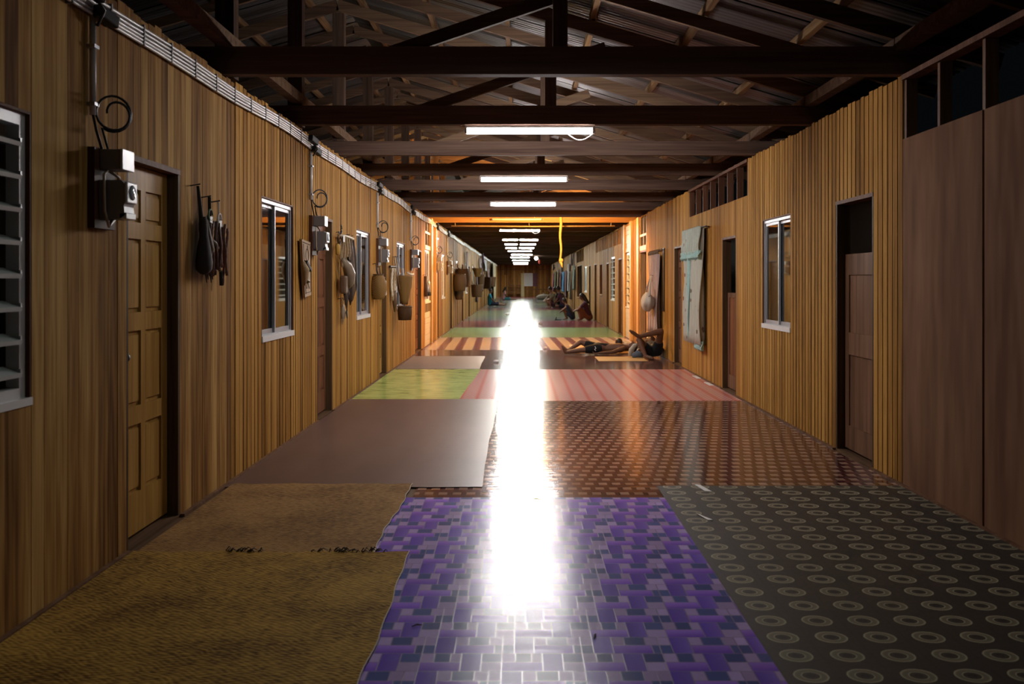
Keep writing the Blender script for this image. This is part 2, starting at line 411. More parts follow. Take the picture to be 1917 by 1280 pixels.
# ------------------------------------------------------------------ doors
dn = [0]; wn = [0]
def door(side, y0, y1, top, style, label):
    dn[0] += 1
    root = struct(empty('door_%d' % dn[0], side.p(0, (y0+y1)/2, 0)), label)
    root.location = (0, 0, 0)
    dep = .11; t = .03
    fm = 'pale' if style == 'open' else 'jamb'
    side.piece('jamb', fm, y0, y0+t, 0, top, -dep, -.001, root)
    side.piece('jamb', fm, y1-t, y1, 0, top, -dep, -.001, root)
    side.piece('door_head', 'frame', y0, y1, top-t, top, -dep, .004, root)
    side.piece('threshold', 'floor', y0, y1, -.003, .012, -dep-.03, 0.0, root)
    a, b = y0+t+.004, y1-t-.004
    f = -dep+.045
    if style in ('tan', 'red', 'brown'):
        mat = {'tan': 'door_tan', 'red': 'door_red', 'brown': 'door_brown'}[style]
        mb = MB(); side.b(mb, a, b, .03, top-t-.004, -dep-.005, f-.016)
        st = .095; mid = .07; c = (a+b)/2
        rows = [(.25, .62), (.72, 1.13), (1.23, 1.63), (1.72, top-.16)]
        # stiles and rails stand proud of the field
        for q0, q1 in ((a, a+st), (b-st, b), (c-mid/2, c+mid/2)): side.b(mb, q0, q1, .03, top-t-.004, f-.016, f)
        zs = [.03] + [z for r_ in rows for z in r_] + [top-t-.004]
        for i in range(0, len(zs), 2):
            for q0, q1 in ((a+st, c-mid/2), (c+mid/2, b-st)): side.b(mb, q0, q1, zs[i], zs[i+1], f-.016, f)
        leaf = mb.build('door_leaf', M[mat], root)
        if y0 < 30:
            for z0, z1 in rows:
                for q0, q1 in ((a+st, c-mid/2), (c+mid/2, b-st)):
                    side.piece('raised_panel', mat, q0+.02, q1-.02, z0+.025, z1-.025, f-.016, f-.006, leaf)
            kn = MB(); kn.lathe([(.012, 0), (.012, .02), (.022, .025), (.024, .04), (.012, .05)], side.p(f, a+.05, 1.0), 10, axis='X')
            if side.n < 0: kn.v = [(2*side.X(f)-x, y, z) for x, y, z in kn.v]
            kn.build('knob', M['iron'], leaf, True)
    elif style in ('half', 'half2'):
        h = 1.62 if style == 'half' else 1.25
        mat = 'door_brown'; mb = MB(); side.b(mb, a, b, .03, h, -dep-.005, f-.014)
        st = .10
        for q0, q1 in ((a, a+st), (b-st, b)): side.b(mb, q0, q1, .03, h, f-.014, f)
        rl = [(.03, .22), (.80, .98), (h-.17, h)] if style == 'half' else [(.03, .2), (h-.06, h)]
        for z0, z1 in rl: side.b(mb, a+st, b-st, z0, z1, f-.014, f+.002)
        leaf = mb.build('lower_door_leaf', M[mat], root)
        m2 = 'door_red' if style == 'half2' else mat
        zs = [(.22, .80), (.98, h-.17)] if style == 'half' else [(.2, h-.06)]
        for z0, z1 in zs:
            k = 4
            for i in range(k):
                q = a+st+(b-a-2*st)*i/k; side.piece('panel_board', m2, q+.001, q+(b-a-2*st)/k-.001, z0, z1, f-.016, f-.010, leaf)
    else:
        mb = MB(); w_ = .75    # leaf swung open into the dark room
        x0, x1 = sorted((side.X(-dep), side.X(-dep-w_)))
        mb.box(x0, x1, y1-.07, y1-.035, .03, top-.05)
        mb.build('door_leaf', M['door_brown'], root)
    return root

lab = iter(['eight-panel tan door beside the nearest electricity meter', 'dark reddish panelled door right of the carved board',
            'tan panelled door behind the round woven basket', 'reddish door just before the warm lamp', 'orange-lit door beyond the warm lamp',
            'brown door on the left past the white framed window', 'brown door left beneath the hanging baskets', 'dark brown door among the hanging bundles',
            'brown door further along the cluttered left wall', 'brown door behind the person in blue', 'last brown door on the left wall'])
for d in doorsL: door(L, *d, next(lab))
lab = iter(['brown half door in the grooved wall with dark gap above', 'low reddish half door beside the mint curtain', 'closed brown door between the two curtains',
            'dark open doorway under pale transom beside the hanging bag', 'brown door past the warm corner posts', 'narrow brown door beyond the louvred window',
            'brown door behind the seated woman', 'brown door on the right past the seated woman', 'far brown door among hanging clothes', 'farthest brown door on the right wall'])
for d in doorsR: door(RT, *d, next(lab))

# ------------------------------------------------------------------ windows
def window(side, y0, y1, z0, z1, style, label):
    wn[0] += 1
    root = struct(empty('window_%d' % wn[0]), label)
    t = .012
    for nm, q in (('reveal', (y0, y0+t, z0, z1)), ('reveal', (y1-t, y1, z0, z1)), ('reveal', (y0+t, y1-t, z1-t, z1)), ('reveal', (y0+t, y1-t, z0, z0+t))):
        side.piece(nm, 'frame', *q, -.10, -.001, root)
    a, b, c, d = y0+t, y1-t, z0+t, z1-t
    near = y0 < 20
    if style in ('slide', 'teal'):
        fm = 'alu' if near else 'alu_white'
        f = .03; mb = MB(); d0, d1 = -.07, .004
        side.b(mb, a, a+f, c, d, d0, d1-.02); side.b(mb, b-f, b, c, d, d0, d1-.02)
        side.b(mb, a+f, b-f, d-f, d, d0, d1-.02); side.b(mb, a+f, b-f, c, c+f, d0, d1-.02)
        mb.build('window_frame', M[fm], root)
        sb = MB(); side.b(sb, y0-.004, y1+.004, z0-.012, z0+.034, -.02, .010); sb.build('sill', M['alu_white'], root)
        m_ = (a+b)/2
        for i, (p, q, dd) in enumerate(((a+f, m_+.02, -.055), (m_-.02, b-f, -.035))):
            g = .028; sm = MB()
            side.b(sm, p, p+g, c+f, d-f, dd-.012, dd+.008); side.b(sm, q-g, q, c+f, d-f, dd-.012, dd+.008)
            side.b(sm, p+g, q-g, d-f-.03, d-f, dd-.012, dd+.008); side.b(sm, p+g, q-g, c+f, c+f+.035, dd-.012, dd+.008)
            sash = sm.build('sash', M[fm], root)
            if style == 'teal': side.piece('pane', 'teal_panel', p+g, q-g, c+f+.035, d-f-.03, dd-.004, dd, sash)
            else: side.piece('pane', 'glass', p+g, q-g, c+f+.035, d-f-.03, dd-.004, dd, sash)
    elif style in ('louvre', 'louvre2'):
        f = .05; mb = MB()
        side.b(mb, a, a+f, c, d, -.075, -.02); side.b(mb, b-f, b, c, d, -.075, -.02)
        side.b(mb, a+f, b-f, d-f, d, -.075, -.02); side.b(mb, a+f, b-f, c, c+f, -.075, -.02)
        mb.build('window_frame', M['alu_white'], root)
        sb = MB(); side.b(sb, y0, y1, z0-.012, z0+.02, -.03, .006); sb.build('sill', M['alu_white'], root)
        k = 8 if style == 'louvre' else 7; st = (d-c-2*f)/k
        for i in range(k):
            zc = c+f+st*(i+.5)
            o = side.piece('louvre_blade', 'louvre', a+f, b-f, zc-.009, zc+.009, -.09, -.005, root)
            o.rotation_euler = (0, math.radians(-18)*side.n*-1, 0)
            cl = MB(); side.b(cl, b-f-.012, b-f, zc-.012, zc+.012, -.09, -.008); cl.build('blade_clip', M['alu'], root)
    else:
        for i in range(1, 3): side.piece('bar', 'jamb', a+(b-a)*i/3-.02, a+(b-a)*i/3+.02, c, d, -.08, -.05, root)
        side.piece('shelf', 'pale', a, b, c+.02, c+.06, -.10, .01, root)
    return root
M['teal_panel'] = plain('teal_painted_panel', (.03, .11, .13), .4)
lab = iter(['louvred glass window at the left edge of the view', 'aluminium sliding window left of the carved board', 'aluminium sliding window behind the feather cluster',
            'sliding window half hidden by the tall basket', 'white framed window above whitewashed planks', 'tall white framed window just past the warm lamp',
            'white framed window beyond the fifth meter', 'small window above the far baskets', 'last window on the cluttered left wall'])
for x in winsL: window(L, *x, next(lab))
lab = iter(['aluminium sliding window in the grooved wall', 'louvred opening between pale corner posts', 'louvred window past the warm corner posts',
            'narrow dark window with wooden bars', 'teal panelled window behind the seated woman', 'wide dark barred opening among hanging clothes'])
for x in winsR: window(RT, *x, next(lab))
# end wall window with purple shutter
wn[0] += 1; ewn = struct(empty('window_%d' % wn[0]), 'grey window with plum shutter in the end wall')
piece('window_frame', 'alu_white', .30, 1.05, YEND-.06, YEND-.03, .95, 2.1, ewn)
piece('pane', 'louvre', .36, .99, YEND-.075, YEND-.06, 1.01, 2.04, ewn)
M['plum'] = plain('plum_paint', (.12, .04, .06), .6)
piece('shutter', 'plum', 1.07, 1.45, YEND-.08, YEND-.05, .95, 2.1, ewn)
M['cream'] = plain('cream_paint', (.55, .47, .24), .6)
dn[0] += 1; ed = struct(empty('door_%d' % dn[0]), 'pair of brown door leaves in the end wall')
for x0 in (-1.7, -1.42): piece('door_leaf', 'wall_r', x0, x0+.26, YEND-.06, YEND-.03, .01, 1.95, ed)

# ------------------------------------------------------------------ roof
RX, RZ, SL = -2.05, 4.62, .296
def roofz(x): return RZ - SL*abs(x-RX)
ce = struct(empty('ceiling'), 'open timber roof with tie beams under corrugated zinc sheets')
def sheet_mesh(x0, x1):
    mb = MB(); nw = 11; W = .84; pts = []
    for i in range(nw*4+1):
        t = i/4; ph = t % 1
        z = {0.: 0., .25: .009, .5: .018, .75: .009}[ph]
        pts.append((W*i/(nw*4), z))
    for x in (x0, x1):
        for y, z in pts: mb.v.append((x, y-W/2, roofz(x)+z))
    k = len(pts)
    mb.f = [(i, i+1, i+1+k, i+k) for i in range(k-1)]
    me = bpy.data.meshes.new('corrugated_sheet'); me.from_pydata(mb.v, [], mb.f); me.materials.append(M['zinc'])
    for p in me.polygons: p.use_smooth = True
    return me
meshes = [sheet_mesh(RX-.01, .75), sheet_mesh(.65, 3.4), sheet_mesh(RX+.01, -4.0), sheet_mesh(-3.9, -5.9)]
for k in range(-4, 111):
    for j, me in enumerate(meshes):
        o = bpy.data.objects.new('corrugated_sheet', me); COL.objects.link(o); o.parent = ce
        o.location = (0, k*.80, R.uniform(0, .004) + (.006 if j in (0, 2) else 0))
TR = [6.85+2.15*(k-3) for k in range(0, 41) if 6.85+2.15*(k-3) < YEND]   # 0.4, 2.55, 4.7, 6.85, 9.0 ...
Y0 = TR[:]; bt = {3: (.19, .10, 'beam'), 4: (.17, .09, 'beam')}
KX = .27
def rafter(y, parent, w_=.05, h_=.12):
    for x0, x1 in ((RX, 3.3), (RX, -5.6)):
        MB().bar((x0, y, roofz(x0)-.135), (x1, y, roofz(x1)-.135), w_, h_).build('rafter', M['rafter'], parent)
for i, y in enumerate(TR):
    h, t, mt = bt.get(i, (.155, .085, 'beam'))
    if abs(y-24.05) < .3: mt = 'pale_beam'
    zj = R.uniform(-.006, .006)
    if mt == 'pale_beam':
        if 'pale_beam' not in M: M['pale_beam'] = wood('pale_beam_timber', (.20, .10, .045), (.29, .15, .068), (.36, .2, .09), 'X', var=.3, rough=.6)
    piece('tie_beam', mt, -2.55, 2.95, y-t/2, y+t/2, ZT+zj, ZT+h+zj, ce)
    if y < 28:
        piece('wall_post', 'post', -2.12, -1.99, y+.05, y+.17, ZT, roofz(-2.05)-.2, ce)
        piece('king_post', 'post', KX-.05, KX+.05, y-.1-t/2+.1, y+.05, ZT+h-.01, roofz(KX)-.19, ce)
        piece('stub_post', 'post', 2.55, 2.66, y-.05, y+.05, ZT+h-.01, roofz(2.6)-.19, ce)
        MB().bar((-1.0, y+.07, ZT+h-.05), (KX+.5, y+.07, ZT+h+.55), .045, .09).build('diagonal_brace', M['rafter'], ce)
        rafter(y, ce)
        rafter(y+1.075, ce, .045, .10)
for k, x in enumerate((-4.9, -4.0, -3.1, -2.35, -1.75, -.95, -.15, .65, 1.45, 2.2, 2.85)):
    for j in range(-1, 7):
        a = j*4.3+.4; o = R.uniform(-.02, .02)
        MB().bar((x+o, a-.1, roofz(x)-.04), (x+o+R.uniform(-.02, .02), a+4.35, roofz(x)-.04), .05, .07).build('purlin', M['purlin'], ce)
for x, z in ((-2.02, ZT+.235), (2.6, roofz(2.6)-.23)):
    for j in range(-1, 7):
        piece('wall_plate', 'rafter', x-.045, x+.045, j*4.3, j*4.3+4.29, z-.045, z+.045, ce)

# ------------------------------------------------------------------ floor coverings
def cov_edges(fn): pass
def wrinkle(t, sx=.6, sy=16, s=.25, dist=.004, extra=None):
    p = t.pos()
    a = t.noise(t.map(p, (sx, sy, 1)), 1, 2, .55)
    b = t.noise(t.map(p, (9, 26, 1)), 1, 0)
    h = t.math('ADD', a, t.math('MULTIPLY', b, .07))
    if extra is not None: h = t.math('ADD', h, extra)
    return t.bump(h, s, dist)
def vinyl_print(name, rough=.2, bump=.25, dist=.004, grime=.25, spec=.5):
    t = NT(name); at = t.node('ShaderNodeAttribute', attribute_name='print')
    p = t.pos(); n = t.noise(p, 60, 3, .7); g = t.noise(p, 3, 4)
    c = t.mix(t.math('MULTIPLY', n, .35), at.outputs['Color'], t.mix(1., at.outputs['Color'], (.45, .45, .5), 'MULTIPLY'))
    c = t.mix(t.math('MULTIPLY', g, grime), c, (.10, .09, .09))
    return t.fin(c, t.math('ADD', t.math('MULTIPLY', g, .08), rough-.03), wrinkle(t, s=bump, dist=dist), spec=spec)
def rect_faces(mb, rects, z, x0, x1, y0, y1):
    for (a, b, c, d, col) in rects:
        a, b = max(a, x0), min(b, x1); c, d = max(c, y0), min(d, y1)
        if b-a < .002 or d-c < .002: continue
        k = len(mb.v); mb.v += [(a, c, z), (b, c, z), (b, d, z), (a, d, z)]
        mb.f.append((k, k+1, k+2, k+3)); mb.c.append(col if isinstance(col, list) else [col]*4)
def vinyl(name, label, rects, z, x0, x1, y0, y1, mat):
    mb = MB(); rect_faces(mb, rects, z, x0, x1, y0, y1)
    # thin edge all round
    for (a, b) in (((x0, y0), (x1, y0)), ((x1, y0), (x1, y1)), ((x1, y1), (x0, y1)), ((x0, y1), (x0, y0))):
        k = len(mb.v); mb.v += [(*a, z-.0025), (*b, z-.0025), (*b, z), (*a, z)]; mb.f.append((k, k+1, k+2, k+3)); mb.c.append([(.10, .08, .09)]*4)
    o = MB.build(mb, name, mat); return tag(o, label, 'vinyl flooring', 'floor coverings')
def jit(c, s=.12): 
    k = 1+R.uniform(-s, s); return tuple(x*k for x in c)
# purple patchwork vinyl
def purple_rects(x0, x1, y0, y1):
    out = []; W, H = .30, .34; g = .0022
    P1, P2 = (.24, .11, .72), (.44, .24, .90); SLT = (.11, .14, .40); LIL = (.52, .39, .76); TAL = (.18, .10, .62)
    nx = int((x1-x0)/W)+4; ny = int((y1-y0)/H)+2
    for j in range(ny):
        for i in range(-3, nx):
            ox = x0+i*W+(j*.045) % W; oy = y0+j*H
            for (a, b, c, d, k) in ((0, .15, 0, .085, 'w'), (.15, .225, 0, .17, 't'), (.225, .30, 0, .085, 'l'), (0, .05, .085, .17, 'l'), (.05, .11, .085, .17, 's'),
                    (.11, .15, .085, .17, 'l'), (.225, .30, .085, .17, 's'), (.12, .27, .17, .255, 'w'), (.27, .30, .17, .255, 's'), (0, .045, .17, .255, 's'),
                    (.045, .12, .17, .34, 't'), (0, .045, .255, .34, 'l'), (.12, .17, .255, .34, 'l'), (.17, .25, .255, .34, 's'), (.25, .30, .255, .34, 'l')):
                if k == 'w': p, q = jit(P1), jit(P2); col = [p, p, q, q]
                elif k == 't': p, q = jit(TAL), jit((.26, .17, .70)); col = [p, q, q, p]
                else: col = jit({'s': SLT, 'l': LIL}[k], .18)
                out.append((ox+a+g, ox+b-g, oy+c+g, oy+d-g, col))
    return out
M['purple'] = vinyl_print('purple_vinyl', .19, .36, .003, .0, .07)
def with_ground(rects, x0, x1, y0, y1, col): return rects
PX = (-1.15, .925, 2.2, 6.42)
pr = purple_rects(*PX)
o = vinyl('purple_vinyl_sheet', 'shiny purple patchwork vinyl sheet in the foreground centre', pr, .0052, *PX, M['purple'])
k = MB(); k.box(PX[0], PX[1], PX[2], PX[3], .0028, .0050); k.build('grout_layer', plain('lilac_print_ground', (.30, .24, .45), .25, 0, .1), o)
# maroon brick vinyl
def brick_rects(x0, x1, y0, y1):
    out = []; bw, bh = .092, .078; ny = int((y1-y0)/bh)+2; nx = int((x1-x0)/bw)+6
    for j in range(ny):
        for i in range(-3, nx):
            a = x0+i*bw+((j//2)*.033) % bw; c = y0+j*bh
            if j % 2 == 0:
                p, q = jit((.31, .17, .115), .2), jit((.44, .29, .20), .2); out.append((a+.001, a+.058, c+.001, c+bh-.001, [p, p, q, q]))
                p = jit((.045, .014, .014), .3); out.append((a+.058, a+bw, c, c+bh, p))
            else:
                p, q = jit((.075, .018, .020), .25), jit((.15, .04, .036), .25); out.append((a+.020, a+bw+.012, c+.001, c+bh-.001, [p, q, q, p]))
                p = jit((.03, .012, .012), .3); out.append((a+.012, a+.020, c, c+bh, p))
    return out
M['brickv'] = vinyl_print('brick_vinyl', .13, .30, .0045, .06, .24)
BX = (-.70, XR-.03, 6.2, 11.62)
o = vinyl('brick_pattern_vinyl', 'glossy maroon and tan brick pattern vinyl beyond the purple sheet', brick_rects(*BX), .0022, *BX, M['brickv'])
k = MB(); k.box(BX[0], BX[1], BX[2], BX[3], .0002, .0018); k.build('grout_layer', plain('brown_print_ground', (.06, .03, .025), .25), o)

def mat_coords(t):
    p = t.sep(t.pos()); return p[0], p[1]
def ring_mat():
    t = NT('ring_vinyl'); x, y = mat_coords(t)
    cw, ch = .19, .19
    u = t.math('DIVIDE', t.math('SUBTRACT', x, .93), cw); v = t.math('DIVIDE', y, ch)
    row = t.math('FLOOR', v)
    fu = t.math('SUBTRACT', t.math('FRACT', t.math('ADD', u, 100.)), .5)
    fv = t.math('SUBTRACT', t.math('FRACT', v), .5)
    r = t.math('SQRT', t.math('ADD', t.math('POWER', fu, 2.), t.math('POWER', fv, 2.)))
    n = t.noise(t.pos(), 70, 2)
    r = t.math('ADD', r, t.math('MULTIPLY', t.math('SUBTRACT', n, .5), .02))
    dark = (.034, .028, .022); lite = (.50, .45, .30); mid = (.18, .16, .11)
    c = t.ramp(r, [(0., (.03, .026, .022)), (.075, (.015, .012, .01)), (.10, (.05, .042, .032)), (.155, (.03, .026, .02)), (.175, lite), (.19, mid), (.25, mid), (.285, (.22, .20, .135)), (.315, lite), (.335, (.015, .013, .012)), (.355, dark)])
    grid = t.math('GREATER_THAN', t.math('MAXIMUM', t.math('ABSOLUTE', fu), 0.), .478)
    c = t.mix(t.math('MULTIPLY', grid, .5), c, (.02, .017, .015))
    g = t.noise(t.pos(), 2.5, 4)
    c = t.mix(t.math('MULTIPLY', g, .25), c, (.05, .042, .032))
    rings = t.math('LESS_THAN', r, .335)
    nb = t.bump(t.math('MULTIPLY', rings, 1.), .35, .0015, wrinkle(t, s=.10, dist=.003))
    return t.fin(c, t.math('ADD', .42, t.math('MULTIPLY', n, .12)), nb, spec=.25)
def flat_cov(name, label, mat, x0, x1, y0, y1, z, th=.0025, wob=.0, cat='vinyl flooring', seg=24, skew=0., bump=0.):
    mb = MB(); ph = R.uniform(0, 9)
    def fn(u, v):
        ex = math.sin(v*9+ph)*wob+math.sin(v*23+ph)*wob*.5; ey = math.sin(u*8+ph)*wob+math.sin(u*21+ph*2)*wob*.5
        x = x0+(x1-x0)*u + ex*(u if u > .5 else u) + skew*v*u
        y = y0+(y1-y0)*v + ey*(v-.5)*2
        zz = z-th/2 + bump*max(0, math.sin(u*19+ph)*math.sin(v*13+ph*1.3))
        return (x, y, zz), (0, 0, 1)
    mb.sheet(fn, seg, seg, th)
    return tag(mb.build(name, mat), label, cat, 'floor coverings')
flat_cov('ring_pattern_vinyl', 'dark olive vinyl with pale ring pattern, right foreground', ring_mat(), .925, XR-.03, 2.2, 6.78, .0070, wob=.002)

def brown_mat():
    t = NT('brown_vinyl'); p = t.pos(); x, y = mat_coords(t)
    n = t.noise(t.map(p, (5, 1.2, 1)), 1, 4); f = t.noise(t.map(p, (40, 90, 1)), 1, 2)
    pl = t.math('FRACT', t.math('MULTIPLY', t.math('ADD', x, 9.), 4.2))
    c = t.mix(n, (.12, .058, .042), (.21, .115, .085))
    c = t.mix(t.math('MULTIPLY', f, .5), c, (.06, .036, .032))
    return t.fin(c, .38, wrinkle(t, 1., 10, .14, .003), spec=.14)
flat_cov('brown_vinyl_sheet', 'matte brown wood print vinyl on the left before the green sheet', brown_mat(), XL+.02, -.27, 6.74, 11.75, .0078, wob=.006)

def pink_mat():
    t = NT('pink_vinyl'); p = t.pos(); x, y = mat_coords(t)
    s = t.math('SINE', t.math('MULTIPLY', x, 2*pi/.19)); q = t.math('MULTIPLY', t.math('SINE', t.math('MULTIPLY', x, 2*pi/.047)), t.math('SINE', t.math('MULTIPLY', y, 2*pi/.11)))
    c = t.mix(t.math('MULTIPLY_ADD', q, .5, .5), (.50, .19, .165), (.72, .40, .36))
    c = t.mix(t.math('MULTIPLY', t.math('POWER', t.math('MULTIPLY_ADD', s, .5, .5), 6.), .65), c, (.58, .09, .05))
    return t.fin(c, .2, wrinkle(t, .6, 10, .2, .003), spec=.10)
flat_cov('pink_check_vinyl', 'pink checked vinyl with red stripes across the mid corridor', pink_mat(), -.85, XR-.03, 11.62, 15.75, .0040, wob=.003)
def green_mat(nm, ca, cb, rough=.3):
    t = NT(nm); p = t.pos()
    n = t.noise(t.map(p, (6, 4, 1)), 1, 4, .6)
    vn = t.node('ShaderNodeTexVoronoi'); t.set(vn.inputs['Vector'], t.map(p, (4, 9, 1), rot=(0, 0, .5))); vn.inputs['Scale'].default_value = 1.
    f = t.math('ADD', t.math('MULTIPLY', n, .6), t.math('MULTIPLY', vn.outputs[0], .45))
    return t.fin(t.ramp(f, [(.25, ca), (.6, cb)]), rough-.06, wrinkle(t, .6, 9, .2, .003), spec=.2)
flat_cov('green_leaf_vinyl', 'bright green leaf print vinyl along the left wall', green_mat('green_vinyl', (.15, .26, .05), (.48, .58, .17), .26), XL+.02, -.73, 11.75, 15.75, .0066, wob=.003, skew=.1)
flat_cov('grey_floor_mat', 'grey floor mat behind the green leaf vinyl', plain('grey_mat', (.17, .13, .115), .45), XL+.05, -.66, 15.8, 18.5, .0070, wob=.004)
flat_cov('dark_brown_vinyl', 'plain brown vinyl under the two lying people', plain('dark_brown_vinyl', (.12, .062, .05), .14, 0, .2, 5, .15), XL+.02, XR-.03, 15.72, 20.25, .0030, wob=.002)
flat_cov('tan_reed_mat', 'small tan reed mat in front of the lying boy', plain('tan_reed', (.42, .27, .11), .6), 1.36, 2.22, 17.35, 18.35, .0085, .004, .006, 'mat')
def stripe_mat():
    t = NT('striped_vinyl'); x, y = mat_coords(t)
    s = t.math('SINE', t.math('ADD', t.math('MULTIPLY', x, 2*pi/.36), t.math('MULTIPLY', y, .4))); n = t.noise(t.pos(), 12, 3)
    f = t.math('ADD', t.math('MULTIPLY_ADD', s, .5, .5), t.math('MULTIPLY', t.math('SUBTRACT', n, .5), .4))
    return t.fin(t.ramp(f, [(.2, (.16, .055, .075)), (.55, (.50, .40, .34))]), .18, wrinkle(t, .6, 9, .15, .003), spec=.12)
flat_cov('striped_vinyl', 'plum and cream striped vinyl under the warm lamp', stripe_mat(), XL+.02, XR-.03, 20.2, 24.7, .0040, wob=.003)
flat_cov('orange_mat', 'orange mat behind the lying boy', plain('orange_mat', (.52, .27, .06), .5), 1.05, XR-.04, 19.3, 21.8, .0075, .003, .004, 'mat')
flat_cov('far_green_vinyl', 'green vinyl strip just past the striped vinyl', green_mat('green_vinyl_far', (.10, .16, .05), (.24, .33, .12)), XL+.02, XR-.03, 24.65, 30.0, .0032)
M['wine'] = plain('wine_vinyl', (.24, .06, .075), .17, 0, .2, 4, .12); M['slate'] = plain('slate_vinyl', (.15, .16, .15), .16, 0, .2, 3, .12)
M['moss'] = plain('moss_vinyl', (.19, .22, .13), .17, 0, .25, 3, .12)
ys = [30, 35, 38.5, 41.5, 48, 51, 58, 66, 74, 81, YEND-.03]
nm = [('wine', 'wine red vinyl strip'), ('slate', 'slate grey vinyl strip'), ('moss', 'moss green vinyl strip'), ('moss', 'dull green vinyl strip'), ('wine', 'dark red vinyl strip'),
      ('slate', 'grey vinyl strip'), ('moss', 'olive vinyl strip'), ('slate', 'pale grey vinyl strip'), ('slate', 'distant grey vinyl strip'), ('wine', 'red vinyl strip')]
wh = ['beyond the far green vinyl', 'by the crouching child', 'past the crouching child', 'before the seated group', 'under the seated group', 'beside the person in blue', 'before the cream cloth', 'near the far sitter', 'before the end wall', 'at the end wall']
for i in range(10):
    flat_cov('vinyl_strip', nm[i][1]+' '+wh[i], M[nm[i][0]], XL+.02, XR-.03, ys[i]-.02, ys[i+1], .003+.001*(i % 2), seg=6)

# woven mats
def weave_mat(name, ca, cb, s=1.):
    t = NT(name); p = t.pos()
    r = t.map(p, (1, 1, 1), rot=(0, 0, .22)); q = t.sep(r)
    wob = t.noise(p, 9, 1)
    a = t.math('SINE', t.math('ADD', t.math('MULTIPLY', q[0], 2*pi/.05*s), t.math('MULTIPLY', wob, 5.)))
    b = t.math('SINE', t.math('ADD', t.math('MULTIPLY', q[1], 2*pi/.024*s), t.math('MULTIPLY', wob, 9.)))
    ck = t.math('MULTIPLY_ADD', t.math('MULTIPLY', a, b), .5, .5)
    n = t.noise(p, 2.2, 2, .6); n2 = t.noise(t.map(p, (24, 52, 1), rot=(0, 0, .2)), 1, 1, .7)
    f = t.math('ADD', t.math('MULTIPLY', n, .45), t.math('MULTIPLY', n2, .6))
    f = t.math('ADD', f, t.math('MULTIPLY', t.math('SUBTRACT', ck, .5), .22))
    c = t.ramp(f, [(.36, ca), (.66, cb)])
    return t.fin(c, .8, t.bump(t.math('ADD', t.math('MULTIPLY', ck, .6), n2), .6, .004), spec=.03)
M['weaveA'] = weave_mat('plaited_mat_yellow', (.115, .055, .013), (.50, .285, .058))
M['weaveB'] = weave_mat('plaited_mat_brown', (.14, .07, .026), (.40, .22, .08), 1.2)
M['cord'] = plain('pale_cord', (.55, .46, .34), .7)
def woven(name, label, mat, x0, x1, y0, y1, z, skew):
    mb = MB()
    def ex(v): return .007*math.sin(v*11+1)+.004*math.sin(v*37)
    def fn(u, v):
        x = x0+(x1-x0)*u+(ex(v)+skew*v)*u
        y = y0+(y1-y0)*v+.010*math.sin(u*17+2)*v+.006*math.sin(u*41)*v
        return (x, y, z-.003+.004*math.sin(u*11+v*7)*math.sin(v*9+1)*(.3+.7*u)*.5), (0, 0, 1)
    mb.sheet(fn, 60, 60, .005)
    o = tag(mb.build(name, mat), label, 'mat', 'floor coverings')
    pts = []
    for i in range(121):
        p, _ = fn(1, i/120); pts.append((p[0]+.001*math.sin(i*2.4), p[1], p[2]+.003))
    MB().tube(pts, .003, 5).build('edge_cord', M['cord'], o, True)
    return o, fn
mA, fA = woven('woven_mat', 'yellow-brown plaited mat in the left foreground', M['weaveA'], XL+.04, -.555, 2.2, 5.10, .0165, -.01)
mB, fB = woven('woven_mat', 'brown plaited mat by the nearest door, behind the foreground mat', M['weaveB'], XL+.06, -.765, 5.04, 6.82, .0135, .03)
M['frayed'] = plain('frayed_strip', (.05, .034, .015), .7)
for bx, k in ((-1.45, 9), (-1.38, 8), (-1.0, 8), (-.90, 9), (-.84, 5), (-.72, 6)):
    fr = MB()
    for i in range(k):
        x = bx+R.uniform(-.09, .09); y = 5.1+R.uniform(-.015, .02); a = R.uniform(-1.2, 1.2)
        l_ = R.uniform(.02, .055)
        fr.tube([(x, y, .016), (x+l_*.5*math.cos(a), y+l_*.4*math.sin(a), .024+R.uniform(0, .012)), (x+l_*math.cos(a), y+l_*math.sin(a)*.7, .018)], [.004, .0035, .001], 4)
    tag(fr.build('frayed_edge', M['frayed'], mA), kind='stuff')

# ------------------------------------------------------------------ fluorescent battens
def batten(x, y, z, ln, label, mat='tube', cable=False, r=.03, group='lit tube lights under the beams', hang=0.):
    t = thing('tube_light', label, 'light', group)
    MB().box(x-ln/2-.02, x+ln/2+.02, y-.03, y+.03, z+.022, z+.05).build('housing', M['alu_white'], t, bevel=.004)
    n = 8
    MB().tube([(x-ln/2, y, z), (x+ln/2, y, z)], r, n).build('tube', M[mat], t, True)
    for s in (-1, 1):
        MB().box(x+s*(ln/2)-.012+s*.012, x+s*(ln/2)+.012+s*.012, y-.03, y+.03, z-.026, z+.03).build('end_cap', M['pvc'], t, bevel=.004)
    if cable:
        pts = []
        for i in range(21):
            u = i/20; pts.append((x+ln/2+.03-u*.33, y-.02, z-.005+.06*u-.11*math.sin(u*pi)*(1.1-u*.2)))
        MB().tube(pts, .005, 6).build('cable', M['pvc'], t, True)
    return t
zt = ZT-.052
batten(.05, TR[2]-.16, zt+.07, 1.15, 'faint greenish tube light above the nearest view', 'tube_dim', group=None)
batten(.08, TR[4], zt, 1.13, 'brightest nearest lit tube light with a looped cable', 'tube', True)
batten(.04, TR[6], zt, 1.13, 'second lit tube light along the corridor')
batten(.04, TR[8], zt, 1.13, 'third lit tube light, just before the orange beam')
def near_tr(y): return min(TR, key=lambda q: abs(q-y))
